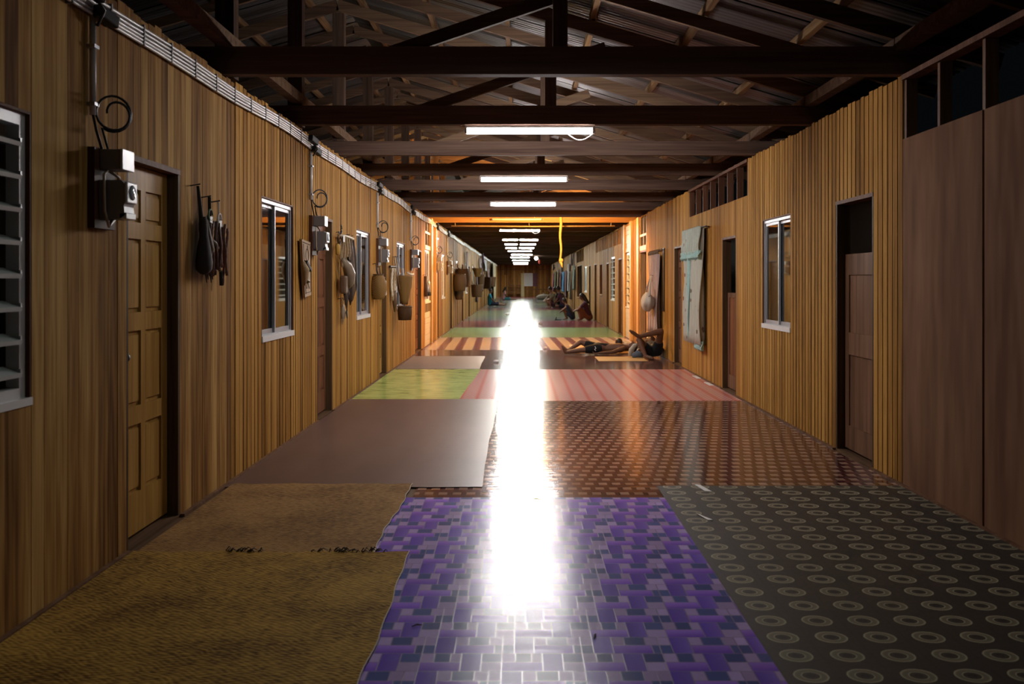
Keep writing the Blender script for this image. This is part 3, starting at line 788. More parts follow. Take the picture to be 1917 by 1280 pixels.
for k, (y, x, ln, lb) in enumerate([(28.35, -.03, 1.12, 'lit tube light just past the orange beam'), (34.8, -.37, .52, 'left short tube of the nearest pair past the orange beam'), (34.8, .28, .62, 'right short tube of the nearest pair past the orange beam'),
        (39.1, -.38, .48, 'left short tube of the second distant pair'), (39.1, .28, .6, 'right short tube of the second distant pair'), (43.4, -.42, .46, 'left short tube of the third distant pair'), (43.4, .25, .62, 'right short tube of the third distant pair'),
        (47.7, -.05, 1.12, 'lit tube light after the three distant pairs'), (54.15, .05, 1.12, 'distant tube light past the seated group'), (60.6, -.05, 1.1, 'distant tube light before the cream cloth'),
        (69.2, 0., 1.15, 'small lit tube third from the end wall'), (77.8, 0, 1.15, 'small lit tube second from the end wall'), (84.25, 0, 1.15, 'farthest lit tube before the end wall')]):
    batten(x, near_tr(y)-.075, 2.835, ln, lb, 'tube_far', k == 0, group='distant lit tube lights', r=.019)
yb = near_tr(24.05)
ub = thing('tube_light', 'unlit tube light on the front of the orange beam', 'light')
MB().box(-.72, .53, yb-.095, yb-.045, 2.865, 2.90).build('housing', M['alu_white'], ub); MB().tube([(-.69, yb-.10, 2.88), (.50, yb-.10, 2.88)], .013, 10).build('tube', M['pvc'], ub, True)
for x in (-.70, .51): MB().box(x-.015, x+.015, yb-.12, yb-.045, 2.86, 2.905).build('end_cap', M['black'], ub)
# warm bulb behind the beam in front of the orange one
yk = near_tr(22.0)+.16
wb = thing('warm_bulb', 'bare orange bulb hidden behind the beam before the orange one', 'light')
MB().lathe([(.004, -.05), (.022, -.045), (.033, -.025), (.035, -.005), (.028, .02), (.016, .04)], (.3, yk+.02, 2.865), 14).build('bulb', M['bulb'], wb, True)
MB().lathe([(.017, .04), (.02, .045), (.02, .08), (.012, .085)], (.3, yk+.02, 2.865), 12).build('socket', M['black'], wb)
MB().box(.29, .31, yk-.13, yk+.02, 2.935, 2.95).build('bracket', M['iron'], wb)
dbulb = thing('small_bulb', 'small round white bulb right of the distant tubes', 'light')
MB().lathe([(.01, -.10), (.09, -.06), (.10, 0), (.08, .05), (.03, .09)], (.87, 56.27, 2.69), 14).build('bulb', M['bulb_w'], dbulb, True)
MB().tube([(.87, 56.27, 2.74), (.87, 56.27, 2.83)], .03, 8).build('socket', M['black'], dbulb)
lan = thing('red_lantern', 'small red paper lantern hanging near the far bulb', 'lantern')
MB().lathe([(.02, -.14), (.06, -.1), (.08, 0), (.06, .1), (.02, .14)], (1.15, 60.6, 2.58), 12).build('shade', plain('red_paper', (.5, .06, .04), .6), lan, True)
MB().tube([(1.15, 60.6, 2.7), (1.15, 60.6, 2.83)], .01, 6).build('cord', M['black'], lan)
# rope and pole at the orange beam
rope = thing('hanging_rope', 'yellow cloth rope hanging from the orange beam', 'rope')
M['rope'] = plain('yellow_cloth_rope', (.55, .33, .10), .8)
pts = [(.96+.012*math.sin(i*.8), yb-.06, 2.97-1.14*i/14) for i in range(15)]
MB().tube(pts, [.035-.001*i+.006*(i == 13) for i in range(15)], 8).build('strand', M['rope'], rope, True)
MB().lathe([(.01, -.05), (.05, -.03), (.055, 0), (.045, .03), (.01, .05)], (.97, yb-.06, 1.90), 10).build('knot', M['rope'], rope, True)
MB().tube([(.97, yb-.06, 1.86), (.99, yb-.06, 1.78), (1.0, yb-.06, 1.72)], [.03, .022, .008], 8).build('loose_end', M['rope'], rope, True)
MB().tube([(.96, yb-.07, 2.97), (.96, yb+.07, 2.97)], .03, 8).build('beam_loop', M['rope'], rope, True)
pole = thing('bamboo_pole', 'thin pole hung under the orange beam across the corridor', 'pole')
MB().tube([(-1.7, yb+.3, 2.75), (.3, yb+.3, 2.735), (2.3, yb+.3, 2.75)], .016, 8).build('pole', M['pale'], pole, True)
for x in (-1.6, .2, 2.2): MB().tube([(x, yb+.3, 2.74), (x, yb+.06, 2.90)], .006, 6).build('tie', M['cord'], pole)

# ------------------------------------------------------------------ conduit, meters
cdn = thing('cable_conduit', 'bundle of white plastic pipes running along the left wall top', 'pipe')
def cwave(y): return .012*math.sin(y*.9)+.008*math.sin(y*2.3+1)
for k in range(5):
    pts = [(XL+.024, y, 2.665+k*.0205+cwave(y)+.003*math.sin(y*1.7+k)) for y in [(-1+.5*i) for i in range(0, 172)]]
    MB().tube(pts, .0092, 6).build('pipe', M['pvc'], cdn, True)
me_c = None
for i in range(110):
    y = 3.6+i*.42
    if y > 30: break
    c = MB().box(XL+.0, XL+.036, -.006, .006, -.056, .056)
    c.build('clip', M['grey_box'], cdn, loc=(0, y, 2.71+cwave(y)))

M['meter_glass'] = plain('meter_window', (.30, .34, .38), .08, 0, .1)
M['orange_tag'] = plain('orange_paper', (.75, .30, .10), .7)
def meter(y, z, label, full=True, pipe=True):
    t = thing('electricity_meter', label, 'meter', 'electricity meters on the left wall')
    w_, h_ = .24, .38; d = .035
    b = MB(); L.b(b, y, y+w_, z-h_, z, .002, d); b.build('backboard', M['backboard'], t)
    b = MB(); L.b(b, y+.05, y+.19, z-.10, z-.005, d, d+.10); jb = b.build('junction_box', M['grey_box'], t, bevel=.004)
    b = MB(); L.b(b, y+.048, y+.192, z-.102, z-.003, d+.10, d+.112); b.build('box_lid', M['pale_box'], jb, bevel=.003)
    # meter body with curved front
    b = MB(); n = 8
    prof = [(d, 0), (d+.095, 0), (d+.118, .02), (d+.112, .06), (d+.124, .10), (d+.124, .155), (d+.10, .185), (d, .185)]
    k = len(b.v); zb = z-.335
    for yy in (y+.06, y+.18):
        for dd, zz in prof: b.v.append((L.X(dd), yy, zb+zz))
    m = len(prof)
    b.f += [tuple(range(m)), tuple(range(2*m-1, m-1, -1))] + [(i, (i+1) % m, (i+1) % m+m, i+m) for i in range(m)]
    mt = b.build('meter_body', M['grey_box'], t)
    b = MB(); L.b(b, y+.058, y+.182, zb+.075, zb+.178, d+.116, d+.130); cov = b.build('front_cover', M['pale_box'], mt, bevel=.006)
    b = MB(); L.b(b, y+.06, y+.18, zb, zb+.03, d+.09, d+.125); b.build('terminal_cover', M['pale_box'], mt, bevel=.004)
    b = MB(); b.lathe([(.036, 0), (.036, .004), (.030, .008)], L.p(d+.129, y+.12, zb+.128), 16, axis='X'); b.build('dial_window', M['meter_glass'], mt, True)
    for off, nm in ((.035, 'supply_cable'), (.21, 'outlet_cable')):
        pts = [L.p(d+.02, y+.1, z-.10), L.p(d+.03, y+off, z-.125), L.p(d+.03, y+off, z-.2), L.p(d+.03, y+off+.005, z-.3), L.p(d+.03, y+.09, z-.37), L.p(d+.035, y+.115, z-.335)]
        MB().tube(pts, .007, 6).build(nm, M['cable_tan'], t, True)
    if pipe:
        MB().tube([L.p(.02, y+.015, z+.15), L.p(.02, y+.015, 2.64)], .016, 8).build('riser_pipe', M['pvc'], t, True)
        for zz in (z+.2, 2.5):
            if zz < 2.62: c = MB(); L.b(c, y-.012, y+.042, zz-.008, zz+.008, .0, .04); c.build('pipe_clip', M['alu'], t)
        pts = [L.p(.02, y+.015, z+.16), L.p(.03, y+.02, z+.05)]
        cy, cz = y+.11, z+.165
        pts = [L.p(.06, y+.09, z)]
        for i in range(37):
            a = -pi/2-.6 + i/36*2*pi*1.85; rr = .085-.04*max(0, (i-18)/18)
            pts.append(L.p(.085+.75*rr*math.cos(a)+.0006*i, cy-.03+.65*rr*math.cos(a), cz+rr*math.sin(a)))
        MB().tube(pts, .006, 6).build('cable_coil', M['black'], t, True)
        MB().tube([L.p(.02, y+.015, z+.16), L.p(.03, y+.03, z+.08), L.p(.04, y+.07, z-.005)], .007, 6).build('lead_wire', M['black'], t, True)
    # black insulated clamps on the conduit
    for i, (dy, dz) in enumerate(((-.10, .05), (.05, -.03))):
        b = MB(); b.bar(L.p(.05, y+dy-.06, 2.70+dz), L.p(.085, y+dy+.07, 2.70+dz-.035), .05, .06); b.build('clamp', M['black'], t, bevel=.008)
    MB().tube([L.p(.06, y-.1, 2.73), L.p(.09, y-.02, 2.66), L.p(.04, y+.02, 2.60)], .008, 6).build('tail_wire', M['black'], t, True)
    return t
meter(4.66, 2.03, 'nearest electricity meter, left of the eight-panel door')
meter(9.52, 2.03, 'electricity meter between carved board and reddish door')
meter(13.95, 2.0, 'electricity meter above the round woven basket')
meter(18.2, 1.98, 'electricity meter just before the warm lamp')
meter(23.62, 1.98, 'electricity meter on the orange lit post')
meter(27.2, 1.95, 'electricity meter past the tall white window')
for y, c in ((5.13, 'tan'), (9.95, 'red')):
    b = MB(); L.b(b, y+.05, y+.10, 1.63, 1.76, -.064, -.062)
    tag(b.build('paper_tag', M['orange_tag']), 'orange paper sticker on the %s panelled door' % c, 'sticker')

# ------------------------------------------------------------------ things hanging on the left wall
M['dark_cloth'] = plain('dark_cloth', (.022, .016, .012), .8)
M['bead'] = plain('brown_beads', (.20, .09, .065), .4, 0, .5, 220)
M['bead_dark'] = plain('dark_beads', (.10, .045, .03), .4, 0, .5, 220)
M['white_tag'] = plain('white_tag', (.72, .70, .68), .6)
M['green_bit'] = plain('green_thread', (.10, .20, .10), .7)
M['bone'] = plain('bone', (.66, .58, .44), .5)
M['horn'] = plain('grey_gourd', (.30, .24, .17), .4)
M['leather'] = plain('brown_leather', (.12, .065, .03), .6)
M['string'] = plain('plaited_string', (.34, .24, .13), .8, 0, .4, 90)
M['feather'] = plain('dark_feather', (.045, .028, .018), .7)
M['steel'] = plain('worn_steel', (.35, .34, .32), .35, .7)
def weave_basket(nm, ca, cb):
    t = NT(nm); q = t.sep(t.pos())
    a = t.math('SINE', t.math('MULTIPLY', t.math('ADD', q[1], q[0]), 2*pi/.03)); b = t.math('SINE', t.math('MULTIPLY', q[2], 2*pi/.022))
    f = t.math('MULTIPLY_ADD', t.math('MULTIPLY', a, b), .5, .5)
    return t.fin(t.mix(f, ca, cb), .7, t.bump(f, .6, .004), spec=.15)
M['basket'] = weave_basket('woven_rattan', (.13, .07, .022), (.34, .20, .07))
M['basket_dark'] = weave_basket('dark_woven_rattan', (.045, .024, .012), (.13, .07, .035))
def nail(t, y, z, side=L, ln=.06):
    MB().tube([side.p(-.01, y, z), side.p(ln, y+.004, z+.012)], .004, 6).build('nail', M['iron'], t)
def strand(t, side, y, d, z0, z1, r, mat, nm='strand', sway=.01, n=14):
    ph = R.uniform(0, 6)
    pts = [side.p(d+.004*math.sin(ph+i*.5), y+sway*math.sin(ph+i*.35), z1+(z0-z1)*i/n) for i in range(n+1)]
    rr = [r*(1+.35*(i % 2)) for i in range(n+1)]
    return MB().tube(pts, rr, 6).build(nm, M[mat], t, True)
# dark pouch on a long strap
t = thing('shoulder_pouch', 'black pouch on a long strap left of the bead strings', 'bag', 'things hung beside the eight-panel door')
nail(t, 6.12, 1.985)
MB().tube([L.p(.045, 6.12, 1.985), L.p(.05, 6.15, 1.85), L.p(.05, 6.19, 1.72)], [.010, .014, .02], 8, flat=.5).build('strap', M['dark_cloth'], t, True)
MB().lathe([(.02, .26), (.03, .22), (.035, .14), (.055, .06), (.068, -.02), (.062, -.07), (.03, -.095), (.005, -.10)], L.p(.06, 6.19, 1.54), 14, sx=.75).build('pouch', M['dark_cloth'], t, True)
MB().tube([L.p(.06, 6.21, 1.78), L.p(.08, 6.24, 1.6), L.p(.06, 6.25, 1.50)], [.02, .03, .01], 8).build('flap', M['leather'], t, True)
for k, (y, z, lb, n_) in enumerate(((6.33, 1.93, 'bundle of dark bead strings with one white tag', 9), (6.52, 1.915, 'bundle of brown bead strings with a white ring', 8))):
    t = thing('bead_strings', lb, 'beads', 'things hung beside the eight-panel door')
    nail(t, y, z)
    MB().tube([L.p(.05, y, z+.005), L.p(.05, y+.005, z-.12)], .012 if k == 0 else .006, 6).build('loop', M['dark_cloth'] if k == 0 else M['white_tag'], t, True)
    for i in range(n_):
        yy = y-.075+.15*i/(n_-1) if k else y-.10+.19*i/(n_-1)
        low = (1.45 if k else 1.46)+R.uniform(-.03, .06)-(.05 if k and i == n_-1 else 0)
        strand(t, L, yy, .03+.075*((i*5) % n_)/n_, low, z-.14-R.uniform(0, .03), .0085, 'bead' if (k or i % 3 == 0) else 'bead_dark')
        MB().tube([L.p(.05, y, z-.10), L.p(.04, yy, z-.15)], .003, 5).build('thread', M['dark_cloth'] if not k else M['white_tag'], t)
    b = MB(); L.b(b, y-.03, y+.02, z-.21, z-.12, .062, .065); b.build('paper_tag', M['white_tag'], t)
    MB().tube([L.p(.06, y-.01+.04*math.cos(a*.5), z-.11+.035*math.sin(a*.5)) for a in range(13)], .006, 6).build('ring', M['white_tag'] if k else M['green_bit'], t, True)
    if k:
        MB().tube([L.p(.045, y+.075, 1.46), L.p(.045, y+.075, 1.37)], [.014, .012], 8).build('tassel', M['dark_cloth'], t, True)
        MB().tube([L.p(.045, y+.075, 1.47), L.p(.045, y+.075, 1.455)], .012, 8).build('green_knot', M['green_bit'], t)
        MB().tube([L.p(.055, y+.02, z-.1), L.p(.055, y+.08, z-.17)], .004, 5).build('white_cord', M['white_tag'], t)
    else:
        for i in range(6):
            yy = y-.08+.03*i; MB().tube([L.p(.05, yy, 1.50), L.p(.055, yy+.01, 1.39+.02*(i % 3))], [.012, .003], 6).build('fringe', M['feather'], t, True)
        MB().tube([L.p(.06, y-.08, 1.68), L.p(.085, y+.0, 1.63), L.p(.075, y+.10, 1.61)], [.014, .02, .010], 8, flat=.5).build('leather_band', M['leather'], t, True)
# carved board
def carve_mat():
    tt = NT('pale_carved_wood'); n = tt.noise(tt.map(tt.pos(), (20, 20, 3)), 1, 2)
    return tt.fin(tt.mix(n, (.30, .20, .115), (.46, .33, .20)), .7)
M['carved'] = carve_mat(); M['carve_line'] = plain('carved_line', (.13, .08, .045), .8)
t = thing('carved_board', 'pale carved wooden board with figure beside the second meter', 'carving')
b = MB(); x0, x1 = L.X(.02), L.X(.045)
k = len(b.v)
for x in (x0, x1): b.v += [(x, 9.03, 1.78), (x, 9.40, 1.765), (x, 9.43, 1.27), (x, 9.16, 1.25)]
b.f += [(0, 1, 2, 3), (7, 6, 5, 4)] + [(i, (i+1) % 4, (i+1) % 4+4, i+4) for i in range(4)]
b.build('board', M['carved'], t)
def line(pts, r=.004, nm='carved_line', mat='carve_line'): MB().tube([L.p(.047, *p) for p in pts], r, 5).build(nm, M[mat], t)
line([(9.06, 1.755), (9.38, 1.74)]); line([(9.08, 1.74), (9.19, 1.28)], .003); line([(9.38, 1.73), (9.41, 1.30)], .003); line([(9.18, 1.29), (9.41, 1.30)])
line([(9.24+.06*math.cos(a*pi/8), 1.64+.06*math.sin(a*pi/8)) for a in range(17)]); line([(9.25, 1.69), (9.25, 1.73)])
line([(9.24, 1.58), (9.25, 1.40), (9.22, 1.33)]); line([(9.25, 1.42), (9.33, 1.33)]); line([(9.17, 1.50), (9.25, 1.55), (9.33, 1.50)])
MB().bar(L.p(.065, 9.10, 1.575), L.p(.075, 9.25, 1.50), .03, .035).build('knife_handle', M['black'], t, bevel=.005)
MB().tube([L.p(.05, 9.06, 1.57), L.p(.07, 9.10, 1.50), L.p(.06, 9.13, 1.42), L.p(.05, 9.12, 1.36)], [.02, .035, .025, .006], 8, flat=.6).build('cloth_tuft', M['string'], t, True)
MB().tube([L.p(.05, 9.13, 1.42), L.p(.06, 9.26, 1.395)], .012, 6).build('tie', M['leather'], t)
# feather cluster on a bone bar
t = thing('feather_cluster', 'bone bar hung with strings, gourd and feathers by the reddish door', 'ornament')
nail(t, 10.95, 1.935); nail(t, 11.7, 1.92)
MB().tube([L.p(.06, 10.85, 1.90), L.p(.065, 11.2, 1.905), L.p(.06, 11.72, 1.895)], .013, 8).build('bone_bar', M['bone'], t, True)
MB().tube([L.p(.06, 10.80+.07*math.cos(a*.5), 1.86+.075*math.sin(a*.5)) for a in range(13)], .006, 6).build('wire_ring', M['iron'], t, True)
MB().tube([L.p(.06, 10.93+.03*math.cos(a*.5), 1.97+.045*math.sin(a*.5)) for a in range(13)], .006, 6).build('hook_ring', M['iron'], t, True)
MB().lathe([(.005, -.06), (.05, -.05), (.055, .03), (.03, .06)], L.p(.06, 10.72, 1.74), 10, sx=.5).build('yellow_tassel', plain('yellow_thread', (.45, .26, .04), .8), t, True)
for i in range(9): strand(t, L, 10.93+.055*i, .05+.012*(i % 3), 1.60+R.uniform(-.06, .06), 1.89, .009, 'string', 'plaited_string')
b = MB(); L.b(b, 10.93, 11.03, 1.83, 1.90, .078, .082); b.build('paper_tag', M['white_tag'], t)
MB().tube([L.p(.07, 10.96, 1.64), L.p(.10, 11.06, 1.57), L.p(.11, 11.17, 1.48), L.p(.10, 11.25, 1.38), L.p(.08, 11.27, 1.32)], [.02, .055, .065, .05, .015], 12).build('gourd', M['horn'], t, True)
MB().tube([L.p(.10, 11.10, 1.66), L.p(.12, 11.28, 1.53)], .014, 8).build('dark_handle', M['black'], t)
b = MB(); L.b(b, 10.92, 11.08, 1.26, 1.46, .04, .11); b.build('pouch', M['leather'], t, bevel=.02)
for i, (y, z0) in enumerate(((11.1, 1.13), (11.17, 1.08), (11.24, 1.16), (11.05, 1.19))):
    MB().tube([L.p(.07, y-.02, z0+.24), L.p(.075, y, z0+.1), L.p(.07, y+.01, z0)], [.006, .024, .003], 8, flat=.3).build('feather', M['feather'], t, True)
t = thing('knife_sheaths', 'three long dark sheaths hanging right of the feather cluster', 'sheath')
for i, (y, z0, m_) in enumerate(((11.52, 1.12, 'feather'), (11.66, 1.16, 'leather'), (11.82, 1.24, 'feather'))):
    MB().tube([L.p(.05, y-.06, 1.91), L.p(.06, y-.04, 1.7), L.p(.06, y, 1.4), L.p(.055, y+.03, z0+.1), L.p(.05, y+.04, z0)], [.012, .028, .035, .04, .004], 8, flat=.4).build('sheath', M[m_], t, True)
nail(t, 11.46, 1.925); MB().tube([L.p(.05, 11.46, 1.92), L.p(.05, 11.76, 1.915)], .006, 6).build('cord', M['string'], t)
t = thing('string_pouch', 'small grey pouch with strings below the feather cluster', 'bag')
nail(t, 11.05, 1.20)
MB().tube([L.p(.05, 11.0, 1.21), L.p(.05, 11.06, 1.12), L.p(.05, 11.12, 1.20)], .006, 6).build('string', M['string'], t)
MB().lathe([(.01, .10), (.03, .07), (.05, 0), (.045, -.06), (.01, -.09)], L.p(.05, 11.09, 1.05), 12, sx=.6).build('pouch', M['horn'], t, True)
MB().bar(L.p(.09, 11.08, 1.07), L.p(.09, 11.13, 1.0), .01, .05).build('dark_patch', M['black'], t)
MB().tube([L.p(.05, 11.06, .98), L.p(.05, 11.05, .92)], [.02, .006], 6).build('tassel', M['string'], t)
# baskets
def basket(name, label, y, z, h, r0, r1, mat='basket', sx=.8, straps=True, bulge=.0, parent_group=None, d=None, cat='basket'):
    t = thing(name, label, cat, parent_group)
    d = d if d is not None else max(r0, r1, bulge)*sx+.01
    pr = []
    for i in range(11):
        u = i/10; r = r0+(r1-r0)*u + bulge*math.sin(u*pi)
        pr.append((r, -h/2+h*u))
    pr += [(pr[-1][0]*.9, h/2-.01), (pr[-1][0]*.7, h/2-.06)]
    c = L.p(d, y, z)
    body = MB().lathe(pr, c, 18, sx=sx).build('basket_body', M[mat], t, True)
    MB().tube([(c[0]+(r1+.004)*sx*math.cos(a*pi/10), c[1]+(r1+.004)*math.sin(a*pi/10), c[2]+h/2) for a in range(21)], .008, 6).build('rim', M['leather'], t, True)
    nail(t, y, z+h/2+.14)
    if straps:
        for s in (-1, 1):
            MB().tube([L.p(.05, y, z+h/2+.15), L.p(.06, y+s*r1*.5, z+h/2+.05), L.p(d, y+s*r1*.8, z+h/2-.03)], .008, 6, flat=.5).build('strap', M['dark_cloth'], t, True)
    return t
t = basket('woven_basket', 'round woven basket beside the aluminium window', 13.62, 1.32, .34, .09, .08, bulge=.06)
b = MB(); L.b(b, 13.66, 13.69, 1.25, 1.38, .135, .15); b.build('white_clip', M['white_tag'], t)
t = basket('woven_basket', 'flat tan basket with white cord, right of the round basket', 13.95, 1.31, .28, .07, .07, bulge=.04)
MB().tube([L.p(.13, 14.0+.05*math.cos(a*.5), 1.30+.10*math.sin(a*.5)) for a in range(13)], .008, 6).build('cord_loop', M['white_tag'], t, True)
t = thing('string_bundle', 'pale tangled string bundle left of the tall basket', 'ornament')
nail(t, 15.3, 1.62); MB().tube([L.p(.03, 15.2, 1.62), L.p(.08, 15.5, 1.62)], .02, 8).build('stick', M['black'], t)
for i in range(7): strand(t, L, 15.3+.05*i, .05+.02*(i % 2), 1.12+R.uniform(-.08, .12), 1.60, .016, 'string' if i % 3 else 'bone', 'string_hank', .03)
MB().tube([L.p(.06, 15.45, 1.25), L.p(.07, 15.5, 1.05), L.p(.06, 15.52, .92)], [.03, .035, .01], 8).build('bark_strip', M['leather'], t, True)
b = MB(); L.b(b, 15.5, 15.6, 1.22, 1.32, .09, .095); b.build('paper_tag', M['white_tag'], t)
t = thing('tall_basket', 'tall tapering basket on straps in front of the fourth window', 'basket')
c = L.p(.15, 16.1, 1.2)
MB().lathe([(.07, -.18), (.10, -.1), (.16, .1), (.19, .26), (.19, .29), (.17, .29), (.15, .2)], c, 18, sx=.7).build('upper_basket', M['basket'], t, True)
MB().lathe([(.15, -.16), (.17, -.02), (.16, .06), (.14, .07), (.12, .0)], (c[0], c[1]+.03, .93), 18, sx=.7).build('lower_basket', M['basket_dark'], t, True)
MB().tube([(c[0]+.115*math.cos(a*pi/10), c[1]+.03+.165*math.sin(a*pi/10), .985) for a in range(21)], .012, 6).build('band', M['leather'], t, True)
for y in (15.75, 15.98): MB().bar(L.p(.03, y, 1.78), L.p(.10, y+.1, 1.28), .05, .012, (1, 0, 0)).build('strap', M['leather'], t)
MB().tube([L.p(.14, 15.93, 1.60), L.p(.16, 16.02, 1.38)], .014, 8).build('white_handle', M['white_tag'], t)
nail(t, 15.75, 1.78); nail(t, 15.98, 1.78)
t = thing('bone_hook', 'white bone hook on the wall below the fourth meter', 'hook')
MB().tube([L.p(.0, 17.7, 1.55), L.p(.06, 17.75, 1.52), L.p(.08, 17.95, 1.52), L.p(.08, 18.05, 1.535)], [.018, .02, .022, .012], 8).build('hook', M['bone'], t, True)
MB().tube([L.p(.08, 18.02, 1.53), L.p(.08, 18.12, 1.62)], .010, 6).build('red_tie', M['orange_tag'], t)
t = thing('bamboo_tube', 'hanging bamboo tube right of the reddish door', 'container')
nail(t, 20.6, 1.52); MB().tube([L.p(.06, 20.62, 1.50), L.p(.06, 20.62, 1.08)], .04, 10).build('tube', M['leather'], t, True)
MB().tube([L.p(.05, 20.6, 1.53), L.p(.06, 20.62, 1.50)], .006, 5).build('cord', M['string'], t)
t = thing('grey_pouch', 'grey pouch with dark base left of the whitewashed window', 'bag')
nail(t, 20.92, 1.48); MB().lathe([(.02, .2), (.06, .14), (.08, 0), (.085, -.1), (.03, -.14)], L.p(.08, 20.95, 1.22), 12, sx=.7).build('pouch', M['steel'], t, True)
MB().lathe([(.086, -.1), (.09, -.06), (.086, -.02)], L.p(.08, 20.95, 1.19), 12, sx=.7).build('dark_base', M['black'], t)
# far left clutter
g = 'baskets and bags on the far left wall'
basket('hanging_basket', 'dark round basket, first of the far left bundle', 29.9, 1.35, .5, .2, .22, 'basket_dark', bulge=.06, parent_group=g)
basket('hanging_basket', 'dark basket hung low under the first far bundle', 30.5, .98, .3, .12, .16, 'basket_dark', bulge=.03, parent_group=g)
basket('hanging_basket', 'tall dark basket in the far left bundle', 31.0, 1.5, .55, .22, .25, 'basket_dark', bulge=.05, parent_group=g)
basket('hanging_basket', 'brown basket right of the tall dark basket', 33.2, 1.45, .5, .2, .24, 'basket', parent_group=g)
basket('hanging_basket', 'yellow conical hat-like basket on the far left wall', 41.3, 1.75, .35, .12, .28, 'basket', parent_group=g)
basket('hanging_basket', 'dark bag-like basket among far left clothes', 44.5, 1.4, .6, .2, .26, 'basket_dark', parent_group=g)
basket('hanging_basket', 'low brown basket far along the left wall', 40.4, 1.0, .5, .25, .3, 'basket_dark', parent_group=g)
basket('hanging_basket', 'dark basket above the person in blue', 52.5, 1.3, .6, .25, .3, 'basket_dark', parent_group=g)
basket('hanging_basket', 'brown basket beside the cream cloth', 61.5, 1.35, .6, .25, .3, 'basket_dark', parent_group=g)

# ------------------------------------------------------------------ hanging cloths and curtains
def fabric(nm, c, rough=.85):
    t = NT(nm); q = t.noise(t.pos(), 25, 2); f = tuple(x*.7 for x in c)
    return t.fin(t.mix(q, f, c), rough, spec=.15, Sheen_Weight=.1)
def drape(side, y0, y1, z0, z1, d, folds, amp, wave=.0, top=.6, th=.006):
    mb = MB()
    def fn(u, v):
        y = y0+(y1-y0)*u; z = z0+(z1-z0)*v
        a = amp*(top+(1-top)*(1-v))
        dd = d+a*math.sin(u*folds*2*pi+.6*math.sin(v*5))+.3*a*math.sin(u*folds*4.3*pi+1+v*3)
        zz = z+(wave*math.sin(u*folds*2*pi+1) if v < .01 else 0)
        return side.p(dd, y+.01*math.sin(v*9+u*5), zz), (1, 0, 0)
    mb.sheet(fn, max(16, int(folds*8)), 12, th); return mb
def flower_mat():
    t = NT('mint_flower_print'); p = t.pos()
    v = t.node('ShaderNodeTexVoronoi'); t.set(v.inputs['Vector'], t.map(p, (9, 9, 7))); v.inputs['Scale'].default_value = 1.
    f = t.math('LESS_THAN', v.outputs[0], .22); g = t.noise(p, 14, 1)
    c = t.mix(f, (.50, .52, .44), t.mix(g, (.10, .22, .13), (.36, .10, .12)))
    return t.fin(c, .85, spec=.1)
M['mint'] = fabric('mint_cotton', (.42, .66, .62)); M['flower_pale'] = fabric('pale_mint_cotton', (.50, .58, .50)); M['flower'] = flower_mat(); M['pinkish'] = fabric('pale_lace', (.50, .36, .31))
t = thing('mint_curtain', 'mint and white floral curtain with frilled valance on the right wall', 'curtain')
MB().tube([RT.p(.06, 13.75, 2.16), RT.p(.06, 15.45, 2.16)], .010, 8).build('curtain_rod', M['iron'], t)
for y in (13.82, 15.38): MB().tube([RT.p(0, y, 2.16), RT.p(.07, y, 2.16)], .008, 6).build('rod_bracket', M['iron'], t)
drape(RT, 13.95, 15.35, .50, 2.15, .08, 7, .06).build('drape', M['flower'], t, True)
v_ = drape(RT, 13.90, 15.42, 1.80, 2.17, .12, 8, .03).build('valance', M['flower_pale'], t, True)
drape(RT, 13.88, 15.44, 1.72, 1.83, .125, 14, .035, .02).build('valance_frill', M['mint'], v_, True)
drape(RT, 13.95, 14.55, .42, .55, .075, 8, .026, .01).build('hem_frill', M['mint'], t, True)
drape(RT, 14.72, 14.84, .55, 1.78, .125, 2, .03, .0).build('centre_ruffle', M['mint'], t, True)
t = thing('lace_curtain', 'pale pinkish lace curtain hung on hooks behind the bag', 'curtain')
b = MB(); RT.b(b, 18.1, 18.3, .85, 2.0, .0, .02); b.build('dark_slot', M['black'], t)
MB().tube([RT.p(.05, 18.1, 1.98), RT.p(.05, 20.0, 1.98)], .012, 8).build('rail', M['jamb'], t)
drape(RT, 18.35, 19.75, .42, 1.90, .08, 5, .05).build('drape', M['pinkish'], t, True)
for i in range(9): MB().tube([RT.p(.05, 18.4+i*.17, 1.99), RT.p(.09, 18.4+i*.17, 1.94), RT.p(.07, 18.4+i*.17, 1.86)], .014, 6).build('hook', M['leather'], t, True)
M['offwhite'] = fabric('off_white_canvas', (.55, .50, .42))
t = thing('cloth_bag', 'off-white cloth bag hanging by its straps on the right wall', 'bag')
mb = MB(); n = 28
for i in range(15):
    u = i/14; r = .20*(math.sin(.25+u*2.75)**.8); z = .83+.36*u
    for j in range(n):
        a = 2*pi*j/n; rr = r*(1+.06*math.sin(a*7+u*2))+.008*math.sin(a*3+u*9)
        mb.v.append(RT.p(.235+rr*.6*math.cos(a), 18.75+rr*1.6*math.sin(a), z))
for i in range(14):
    for j in range(n): mb.f.append((i*n+j, i*n+(j+1) % n, (i+1)*n+(j+1) % n, (i+1)*n+j))
mb.f += [tuple(range(n)), tuple(14*n+j for j in range(n))]
mb.build('bag_body', M['offwhite'], t, True)
for s in (-1, 1):
    MB().tube([RT.p(.15, 18.9, 1.50), RT.p(.19, 18.86+s*.16, 1.34), RT.p(.235, 18.77+s*.27, 1.12)], [.014, .022, .03], 8, flat=.5).build('strap', M['offwhite'], t, True)
nail(t, 18.9, 1.5, RT, .17)
def hung_cloth(side, y0, y1, z0, z1, col, label, folds=4, d=.09, group=None, cat='cloth', name='hanging_cloth', amp=.04):
    o = drape(side, y0, y1, z0, z1, d, folds, amp, .03).build(name, fabric('fabric_'+label[:16], col), None, True)
    return tag(o, label, cat, group)
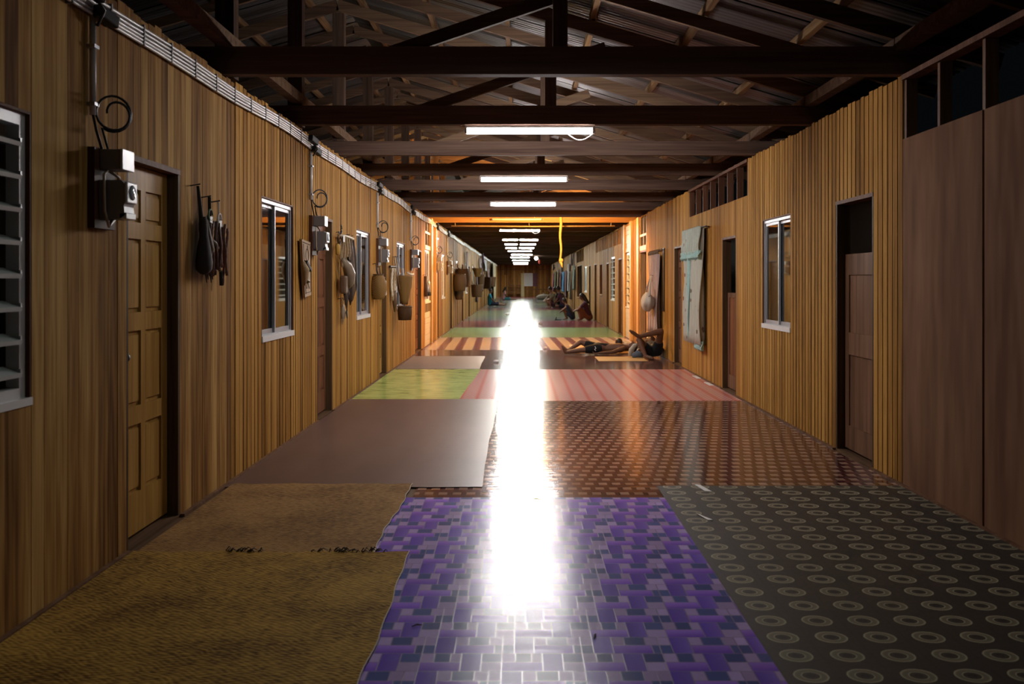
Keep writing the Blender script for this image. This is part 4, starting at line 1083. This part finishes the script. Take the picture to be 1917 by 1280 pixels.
gl = 'clothes on the far left wall'; gr = 'clothes on the far right wall'
for a in ((35.6, 36.3, 1.3, 2.45, (.45, .42, .40), 'white cloth strip high on the far left wall'), (47.5, 48.4, 1.2, 2.5, (.42, .36, .38), 'pale mauve cloth among far left clothes'),
          (49.5, 50.6, .9, 2.3, (.16, .07, .09), 'dark plum cloth on the far left wall'), (53.5, 56.5, 1.95, 2.55, (.62, .66, .70), 'bright white cloth hung near the left ceiling'),
          (57.2, 58.5, 1.4, 2.2, (.28, .10, .06), 'rust red cloth on the far left wall'), (50.9, 51.6, 2.35, 2.95, (.36, .28, .55), 'lavender cloth hanging from the left roof edge'),
          (43.6, 44.2, .5, 1.9, (.12, .08, .09), 'dark clothes beside the yellow basket'), (59.6, 60.4, .9, 2.1, (.38, .28, .30), 'greyish pink cloth before the cream cloth')):
    hung_cloth(L, *a, group=gl)
hung_cloth(L, 66.0, 72.5, .06, 2.6, (.58, .50, .30), 'tall cream cloth at the far left wall', 6, .2, cat='curtain')
for a in ((58.3, 61.0, .75, 1.95, (.06, .22, .45), 'bright blue towel among the right hand clothes'), (62.8, 64.6, .9, 2.1, (.60, .22, .20), 'salmon pink shirt left of the blue towel'),
          (61.5, 62.6, 1.9, 2.75, (.62, .60, .60), 'white cloth hung high left of the blue towel'), (52.2, 53.6, .85, 2.3, (.50, .48, .48), 'long white cloth right of the blue towel'),
          (47.2, 48.2, 1.0, 2.15, (.30, .38, .34), 'grey green shirt above the seated group'), (55.2, 57.3, .5, 2.0, (.14, .06, .06), 'dark red cloth right of the blue towel'),
          (50.6, 51.4, .5, 1.9, (.32, .34, .28), 'pale green cloth above the seated group'), (72.0, 74.5, .7, 2.1, (.34, .36, .16), 'yellow green cloth far on the right'),
          (77.0, 79.0, .6, 2.0, (.22, .05, .10), 'crimson cloth near the end wall'), (67.0, 69.0, .4, 2.2, (.26, .17, .10), 'brown cloth left of the salmon shirt'),
          (49.3, 50.1, 2.2, 2.75, (.55, .55, .58), 'white towel on the right roof edge')):
    hung_cloth(RT, *a, group=gr)
t = thing('wall_fan', 'round dark fan high on the right wall near the end', 'fan')
MB().lathe([(.2, 0), (.24, .03), (.24, .09), (.2, .12)], RT.p(.18, 76, 2.45), 18, axis='X').build('cage', M['black'], t, True); MB().tube([RT.p(0, 76, 2.4), RT.p(.16, 76, 2.44)], .03, 8).build('arm', M['iron'], t)
# end wall chairs, cream door leaf
dn[0] += 1; cdoor = struct(empty('door_%d' % dn[0]), 'cream painted door leaf standing open at the end wall')
piece('door_leaf', 'cream', .02, .30, YEND-.14, YEND-.08, .01, 2.1, cdoor); piece('edge_strip', 'cream', .22, .30, YEND-.16, YEND-.14, .01, 2.2, cdoor)
def chair(x, y, label):
    t = thing('wooden_chair', label, 'chair', 'chairs at the end wall', (x, y, .0045))
    def part(nm, *q): return MB().box(*q).build(nm, M['door_brown'], t)
    for sx in (-1, 1):
        part('leg', sx*.19-.02, sx*.19+.02, -.22, -.18, 0, .45); part('leg', sx*.19-.02, sx*.19+.02, .18, .22, 0, 1.05)
    part('seat', -.23, .23, -.24, .24, .45, .49); part('backrest', -.17, .17, .185, .215, .95, 1.05); part('backrest_slat', -.17, .17, .19, .21, .70, .76)
chair(-.80, YEND-.6, 'left brown wooden chair at the end wall'); chair(-.22, YEND-.6, 'right brown wooden chair at the end wall')

# ------------------------------------------------------------------ small things on the floor
def scrap(name, label, pts, mat, cat='paper', z=.012):
    b = MB(); n = len(pts); b.v = [(x, y, z) for x, y in pts]+[(x, y, z+.002+.004*(i % 2)) for i, (x, y) in enumerate(pts)]
    b.f = [tuple(range(n)), tuple(range(2*n-1, n-1, -1))]+[(i, (i+1) % n, (i+1) % n+n, i+n) for i in range(n)]
    return tag(b.build(name, M[mat]), label, cat)
scrap('paper_strip', 'white paper strip at the far edge of the ring vinyl', [(1.22, 6.60), (1.26, 6.57), (1.225, 6.80), (1.185, 6.80)], 'white_tag', z=.0075)
scrap('paper_strip', 'small bent white strip lying on the ring vinyl', [(1.09, 5.80), (1.115, 5.79), (1.07, 5.93), (1.05, 5.94)], 'white_tag', z=.0075)
for k, (y, lb) in enumerate(((13.3, 'white strip painted as light leaking under the wall near the low half door'), (14.25, 'white strip painted as light leaking under the wall below the mint curtain'))):
    scrap('light_leak_strip', lb, [(XR-.10, y), (XR-.04, y), (XR-.04, y+.42), (XR-.10, y+.40)], 'white_tag', z=.0045)  # solid white strips stand in for light leaking under the wall
for k, (x, y, sz, lb) in enumerate(((-.55, 41, .10, 'crumpled white scrap on the grey vinyl left of the reflection'), (.62, 32, .06, 'white scrap on the wine red vinyl'), (-.35, 30.5, .05, 'tiny white scrap near the wine red vinyl edge'), (.5, 20.4, .05, 'tiny white scrap on the striped vinyl'), (-.42, 17, .05, 'tiny white scrap beside the grey mat'))):
    mb = MB(); mb.lathe([(.1*sz, 0), (.9*sz, .1*sz), (sz, .5*sz), (.6*sz, .9*sz), (.1*sz, sz)], (x, y, .006), 7); mb.v = [(a+R.uniform(-.15, .15)*sz, b_+R.uniform(-.15, .15)*sz, c_) for a, b_, c_ in mb.v]
    tag(mb.build('paper_scrap', M['white_tag']), lb, 'paper')
for k, (x, y, a, lb) in enumerate(((-.42, 4.02, .3, 'dark twig on the purple vinyl, left of the reflection'), (.10, 6.35, -.2, 'dark curled bit at the purple vinyl edge'), (.29, 3.9, 1.3, 'thin dark sliver on the purple vinyl, right of the reflection'))):
    tag(MB().tube([(x-.02*math.cos(a), y-.03*math.sin(a), .009), (x, y+.006, .012), (x+.022*math.cos(a), y+.03*math.sin(a), .009)], [.002, .004, .002], 6).build('twig', M['frayed']), lb, 'debris')
sh = thing('sandal', 'single black sandal on the floor by the crouching child', 'shoe')
MB().box(1.20, 1.44, 35.6, 35.72, .006, .03).build('sole', M['black'], sh, bevel=.01); MB().tube([(1.25, 35.6, .03), (1.27, 35.66, .11), (1.25, 35.72, .03)], .02, 6).build('strap', M['black'], sh, True)
bag = thing('grey_sack', 'pale grey sack on the floor near the end wall', 'sack')
MB().lathe([(.3, 0), (.42, .08), (.45, .2), (.3, .34), (.08, .40)], (1.75, 76, .005), 14, sx=1.3).build('sack_body', M['offwhite'], bag, True)
MB().tube([(1.75, 76, .38), (1.77, 76, .48)], [.07, .10], 8).build('tied_neck', M['offwhite'], bag, True)

# ------------------------------------------------------------------ people
M['skin'] = plain('brown_skin', (.13, .058, .03), .6, 0, .08, 6)
M['skin_pale'] = plain('tan_skin', (.26, .14, .08), .6, 0, .08, 6)
M['hair'] = plain('black_hair', (.010, .008, .007), .5)
def ball(bm, c, r, s=(1, 1, 1), seg=12):
    mt = Matrix.Translation(c) @ Matrix.Diagonal((*s, 1))
    bmesh.ops.create_icosphere(bm, subdivisions=2, radius=r, matrix=mt)
def bone(bm, a, ra, b, rb, caps=True):
    a = Vector(a); b = Vector(b); d = b-a
    if caps: ball(bm, a, ra); ball(bm, b, rb)
    if d.length < 1e-5: return
    rot = d.to_track_quat('Z', 'Y').to_matrix().to_4x4()
    bmesh.ops.create_cone(bm, cap_ends=True, segments=14, radius1=ra, radius2=rb, depth=d.length, matrix=Matrix.Translation((a+b)/2) @ rot)
def fused(name, build, mat, parent, vox):
    bm = bmesh.new(); build(bm); me = bpy.data.meshes.new(name); bm.to_mesh(me); bm.free(); me.materials.append(mat)
    o = bpy.data.objects.new(name, me); COL.objects.link(o); o.parent = parent
    r = o.modifiers.new('fuse', 'REMESH'); r.mode = 'VOXEL'; r.voxel_size = vox; r.use_smooth_shade = True
    q = o.modifiers.new('smooth', 'SMOOTH'); q.iterations = 5; q.factor = .5
    return o
def hand(bm, w_, d, side, s=1.):
    """palm, four bent fingers and a thumb leaving the palm side"""
    d = Vector(d).normalized(); sd = Vector(side); sd = (sd-d*sd.dot(d)).normalized(); n_ = d.cross(sd)
    w_ = Vector(w_); pe = w_+d*.085*s
    for k in (-1.5, -.5, .5, 1.5): bone(bm, w_+sd*k*.008*s, .014*s, pe+sd*k*.019*s, .0125*s)
    for k, ln in ((-1.5, .058), (-.5, .074), (.5, .08), (1.5, .07)):
        a = pe+sd*k*.019*s; m = a+(d*.9-n_*.25).normalized()*ln*.55*s; e = m+(d*.7-n_*.7).normalized()*ln*.5*s
        bone(bm, a, .0105*s, m, .0095*s); bone(bm, m, .0095*s, e, .008*s)
    a = w_+d*.03*s+sd*.028*s; m = a+(d*.6+sd*.7).normalized()*.035*s; e = m+(d*.9+sd*.25-n_*.2).normalized()*.032*s
    bone(bm, a, .013*s, m, .011*s); bone(bm, m, .011*s, e, .009*s)
def person(label, J, skin='skin', vox=.012, s=1., clothes=(), hair=True, face=(0, -1, 0), long_hair=False):
    """J: joints; clothes: (name, material, [(jointA, rA, jointB, rB)...])"""
    t = thing('person', label, 'person', loc=(0, 0, 0))
    V = {k: Vector(v) for k, v in J.items()}
    f = Vector(face).normalized(); up = (V['head']-V['neck']).normalized(); f = (f-up*f.dot(up)).normalized(); sd = f.cross(up)
    hc = V['head']
    def body(bm):
        B = lambda a, ra, b, rb: bone(bm, V[a] if isinstance(a, str) else a, ra*s, V[b] if isinstance(b, str) else b, rb*s)
        # trunk: two columns side by side
        for sh, hp in (('shL', 'hipL'), ('shR', 'hipR')):
            ch = V['chest'].lerp(V[sh], .45); wa = V['waist'].lerp((V[hp]+V['waist'])/2, .5); pe = V['pelvis'].lerp(V[hp], .6)
            B(ch, .105, wa, .088); B(wa, .088, pe, .10)
        B('chest', .10, 'neck', .055); B('neck', .052, hc, .055); B('shL', .06, 'shR', .06) if (V['shL']-V['shR']).length < .1 else None
        B(V['chest'].lerp(V['neck'], .5), .07, 'shL', .055); B(V['chest'].lerp(V['neck'], .5), .07, 'shR', .055)
        rot = Matrix((sd, f, up)).transposed().to_4x4()
        bmesh.ops.create_icosphere(bm, subdivisions=3, radius=.1*s, matrix=Matrix.Translation(hc) @ rot @ Matrix.Diagonal((.78, .95, 1.15, 1)))
        B(hc-up*.05*s+f*.02*s, .055, hc-up*.085*s+f*.055*s, .035)          # jaw and chin
        B(hc+f*.085*s+up*.01*s, .012, hc+f*.115*s-up*.025*s, .016)         # nose
        B(hc+f*.09*s-up*.06*s-sd*.02*s, .011, hc+f*.09*s-up*.06*s+sd*.02*s, .011)   # lips
        for q in (-1, 1):
            ball(bm, hc+sd*q*.08*s, .026*s, (.6, 1, 1.3))                   # ears
            ball(bm, hc+f*.082*s+sd*q*.034*s+up*.015*s, .016*s)             # eyes
        for q in 'LR':
            B('sh'+q, .055, 'el'+q, .042); B('el'+q, .042, 'wr'+q, .029)
            hand(bm, V['wr'+q], V['hd'+q]-V['wr'+q] if 'hd'+q in V else V['wr'+q]-V['el'+q], sd if q == 'L' else -sd, s)
            B('hip'+q, .092, 'kn'+q, .058); B('kn'+q, .058, V['kn'+q].lerp(V['an'+q], .35), .056); B(V['kn'+q].lerp(V['an'+q], .35), .056, 'an'+q, .036)
            B('an'+q, .038, V['an'+q].lerp(V['to'+q], .75), .036); B(V['an'+q].lerp(V['to'+q], .7), .036, 'to'+q, .022)
    fused('body', body, M[skin], t, vox)
    for nm, mat, bones in clothes:
        def cl(bm):
            for a, ra, b_, rb in bones:
                a = V[a] if isinstance(a, str) else V[a[0]].lerp(V[a[1]], a[2]); b_ = V[b_] if isinstance(b_, str) else V[b_[0]].lerp(V[b_[1]], b_[2])
                bone(bm, a, ra*s, b_, rb*s, True)
        fused(nm, cl, M[mat], t, vox*1.2)
    if hair:
        def hr(bm):
            ball(bm, hc+up*.025*s-f*.02*s, .108*s, (.95, .98, 1.0))
            if long_hair:
                bone(bm, hc-f*.05*s, .09*s, hc-f*.10*s-up*.28*s, .07*s)
        fused('hair', hr, M['hair'], t, vox)
    return t
M['black_shorts'] = fabric('black_shorts', (.012, .012, .014)); M['black_shirt'] = fabric('black_shirt', (.010, .010, .010)); M['blue_shirt'] = fabric('blue_shirt', (.015, .22, .33))
M['plum_shirt'] = fabric('plum_shirt', (.06, .02, .04)); M['olive_shirt'] = fabric('olive_shirt', (.22, .19, .12)); M['brown_sarong'] = fabric('brown_sarong', (.16, .06, .03)); M['navy'] = fabric('navy_cloth', (.012, .014, .03)); M['pink_cloth'] = fabric('pink_cloth', (.45, .22, .25)); M['teal_cloth'] = fabric('teal_cloth', (.03, .16, .19))
SHORTS = [('pelvis', .125, 'hipL', .115), ('pelvis', .125, 'hipR', .115), ('hipL', .115, ('hipL', 'knL', .6), .088), ('hipR', .115, ('hipR', 'knR', .6), .088), ('pelvis', .125, 'waist', .11)]
SHIRT = [('shL', .075, 'hipL', .118), ('shR', .075, 'hipR', .118), ('chest', .13, 'pelvis', .13), ('shL', .075, 'shR', .075), ('shL', .074, ('shL', 'elL', .6), .06), ('shR', .074, ('shR', 'elR', .6), .06)]
# boy lying on his back, feet to the left
J = dict(pelvis=(1.55, 18.75, .125), waist=(1.72, 18.75, .12), chest=(1.92, 18.78, .125), neck=(2.10, 18.8, .13), head=(2.24, 18.82, .14),
         shL=(2.02, 18.62, .12), shR=(2.02, 18.95, .12), elL=(1.80, 18.50, .06), elR=(1.85, 19.1, .08), wrL=(1.55, 18.46, .045), wrR=(1.65, 19.05, .06), hdL=(1.46, 18.45, .04), hdR=(1.55, 19.0, .05),
         hipL=(1.52, 18.65, .115), hipR=(1.52, 18.86, .12), knL=(1.20, 18.60, .09), knR=(1.22, 18.88, .23), anL=(.92, 18.62, .05), anR=(.97, 18.80, .06), toL=(.86, 18.60, .17), toR=(.88, 18.78, .12))
J = {k: (x-.07, y+.28, z) for k, (x, y, z) in J.items()}
b1 = person('bare-chested boy in black shorts lying on his back, feet to the left', J, vox=.010, s=.86, face=(0, 0, 1), clothes=[('shorts', 'black_shorts', SHORTS)])
b = MB(); b.v = []; 
MB().tube([(1.40, 18.825, .165), (1.42, 18.815, .13), (1.395, 18.815, .11), (1.415, 18.82, .085)], .007, 6).build('white_logo', M['white_tag'], b1)
# person with crossed knees by the wall
J = dict(pelvis=(2.38, 18.15, .13), waist=(2.40, 18.30, .14), chest=(2.42, 18.48, .18), neck=(2.44, 18.68, .22), head=(2.45, 18.79, .28),
         shL=(2.26, 18.56, .17), shR=(2.54, 18.58, .18), elL=(2.16, 18.36, .10), elR=(2.55, 18.38, .12), wrL=(2.20, 18.22, .16), wrR=(2.46, 18.2, .24), hdL=(2.27, 18.15, .2), hdR=(2.42, 18.14, .25),
         hipL=(2.30, 18.08, .135), hipR=(2.47, 18.08, .14), knL=(2.12, 17.88, .35), knR=(2.51, 17.84, .50), anL=(2.22, 17.70, .06), anR=(2.10, 17.76, .41), toL=(2.34, 17.58, .03), toR=(1.94, 17.70, .52))
person('person in black lying with one ankle crossed over a raised knee', J, vox=.011, s=.95, face=(0, 0, 1),
       clothes=[('shorts', 'black_shorts', SHORTS[:2]+[('hipL', .115, ('hipL', 'knL', .35), .10), ('hipR', .115, ('hipR', 'knR', .35), .10), ('pelvis', .125, 'waist', .12)]), ('shirt', 'black_shirt', SHIRT)])
# bundled cloth beside them
t = thing('cloth_bundle', 'white and grey bundled cloth between the two lying people', 'cloth')
MB().tube([(2.0, 18.2, .03), (2.02, 18.2, .14), (2.08, 18.2, .22), (2.14, 18.2, .25)], [.05, .06, .05, .03], 10, flat=.7).build('white_fold', M['offwhite'], t, True)
MB().tube([(2.02, 18.1, .04), (2.12, 18.1, .08), (2.22, 18.12, .05)], [.04, .075, .05], 10, flat=.7).build('grey_fold', fabric('grey_cloth', (.12, .14, .17)), t, True)
# child lying behind, only the head shows
J = dict(pelvis=(2.0, 19.85, .10), waist=(1.92, 19.8, .10), chest=(1.85, 19.72, .11), neck=(1.82, 19.55, .14), head=(1.82, 19.46, .20),
         shL=(1.72, 19.62, .11), shR=(1.96, 19.62, .11), elL=(1.68, 19.8, .05), elR=(2.05, 19.7, .05), wrL=(1.75, 19.92, .05), wrR=(2.1, 19.85, .05),
         hipL=(1.95, 19.9, .09), hipR=(2.05, 19.85, .09), knL=(2.1, 20.15, .08), knR=(2.25, 20.05, .08), anL=(2.3, 20.3, .05), anR=(2.42, 20.15, .05), toL=(2.36, 20.35, .05), toR=(2.47, 20.18, .05))
J = {k: (x+.12, y+.26, z) for k, (x, y, z) in J.items()}
person('dark-haired child lying on the orange mat, only the head showing', J, vox=.014, s=.75, face=(0, .3, 1), clothes=[('shirt', 'offwhite', SHIRT)])
# crouching child, back to us
def sit(x, y, yaw, s=1., lean=.15, legs='crouch', z=.0):
    """seated pose facing +X before yaw"""
    P = dict(pelvis=(0, 0, .13), waist=(.02, 0, .30), chest=(.02+lean, 0, .52), neck=(.05+lean*1.3, 0, .72), head=(.09+lean*1.5, 0, .87),
             shL=(.03+lean, .19, .62), shR=(.03+lean, -.19, .62), hipL=(.02, .1, .13), hipR=(.02, -.1, .13))
    if legs == 'crouch':
        P.update(knL=(.36, .15, .42), knR=(.36, -.15, .42), anL=(.26, .13, .06), anR=(.26, -.13, .06), toL=(.42, .14, .03), toR=(.42, -.14, .03),
                 elL=(.26+lean, .26, .42), elR=(.26+lean, -.26, .42), wrL=(.44+lean*.5, .10, .36), wrR=(.44+lean*.5, -.10, .36))
    elif legs == 'cross':
        P.update(knL=(.30, .32, .12), knR=(.30, -.32, .12), anL=(.36, -.06, .06), anR=(.30, .08, .07), toL=(.30, -.18, .05), toR=(.24, .18, .05),
                 elL=(.14+lean, .28, .38), elR=(.14+lean, -.28, .38), wrL=(.34+lean*.6, .12, .26), wrR=(.34+lean*.6, -.12, .26))
    else:
        P.update(knL=(.45, .11, .16), knR=(.44, -.12, .10), anL=(.86, .10, .06), anR=(.86, -.12, .06), toL=(.93, .12, .16), toR=(.93, -.15, .16),
                 elL=(.12, .27, .38), elR=(.12, -.27, .38), wrL=(.30, .16, .24), wrR=(.30, -.16, .24))
    c, n_ = math.cos(yaw), math.sin(yaw)
    J = {k: (x+s*(a*c-b*n_), y+s*(a*n_+b*c), z+s*q+.005) for k, (a, b, q) in P.items()}
    return J, (c, n_, -.25)
J, f = sit(1.86, 35.7, pi*.95, .80, .2, 'crouch')
person('crouching child with bare back near the right wall', J, vox=.016, s=.80, face=f, clothes=[('shorts', 'navy', SHORTS), ('shirt', 'navy', SHIRT[:3])])
J, f = sit(2.42, 35.2, pi*.98, .98, .12, 'crouch')
person('woman with long black hair sitting against the right wall', J, vox=.018, s=.98, face=f, long_hair=True, clothes=[('sarong', 'brown_sarong', [('pelvis', .14, 'hipL', .13), ('pelvis', .14, 'hipR', .13), ('hipL', .13, 'knL', .10), ('hipR', .13, 'knR', .10), ('knL', .10, ('knL', 'anL', .8), .10), ('knR', .10, ('knR', 'anR', .8), .10), ('knL', .1, 'knR', .1)]), ('shirt', 'plum_shirt', SHIRT)])
J, f = sit(1.75, 51.0, pi*1.1, 1.12, .1, 'crouch', .0)
person('person in olive top, left of the seated group', J, 'skin_pale', vox=.02, s=1.12, face=f, clothes=[('shirt', 'olive_shirt', SHIRT), ('trousers', 'plum_shirt', SHORTS)])
J, f = sit(2.22, 50.2, pi*.9, 1.15, .15, 'cross', .0)
person('person in dark plum, right of the seated group', J, vox=.02, s=1.15, face=f, clothes=[('shirt', 'plum_shirt', SHIRT), ('trousers', 'navy', SHORTS)])
J, f = sit(2.05, 52.0, pi*1.0, 1.1, .1, 'cross', .0)
person('person in black at the back of the seated group', J, vox=.022, s=1.1, face=f, clothes=[('shirt', 'black_shirt', SHIRT), ('trousers', 'navy', SHORTS)])
J, f = sit(XL+.30, 55.4, 0.05, 1.0, -.02, 'long')
person('person in bright blue shirt sitting against the left wall', J, vox=.02, s=1.0, face=f, clothes=[('shirt', 'blue_shirt', SHIRT), ('trousers', 'navy', SHORTS+[('hipL', .1, 'knL', .085), ('hipR', .1, 'knR', .085)])])
J, f = sit(-1.25, 72.0, 0.1, 1.0, .05, 'long')
person('far person in pink and teal sitting on the floor left', J, vox=.025, s=1.0, face=f, long_hair=True, clothes=[('shirt', 'pink_cloth', SHIRT), ('trousers', 'teal_cloth', SHORTS+[('hipL', .1, 'knL', .085), ('hipR', .1, 'knR', .085)])])
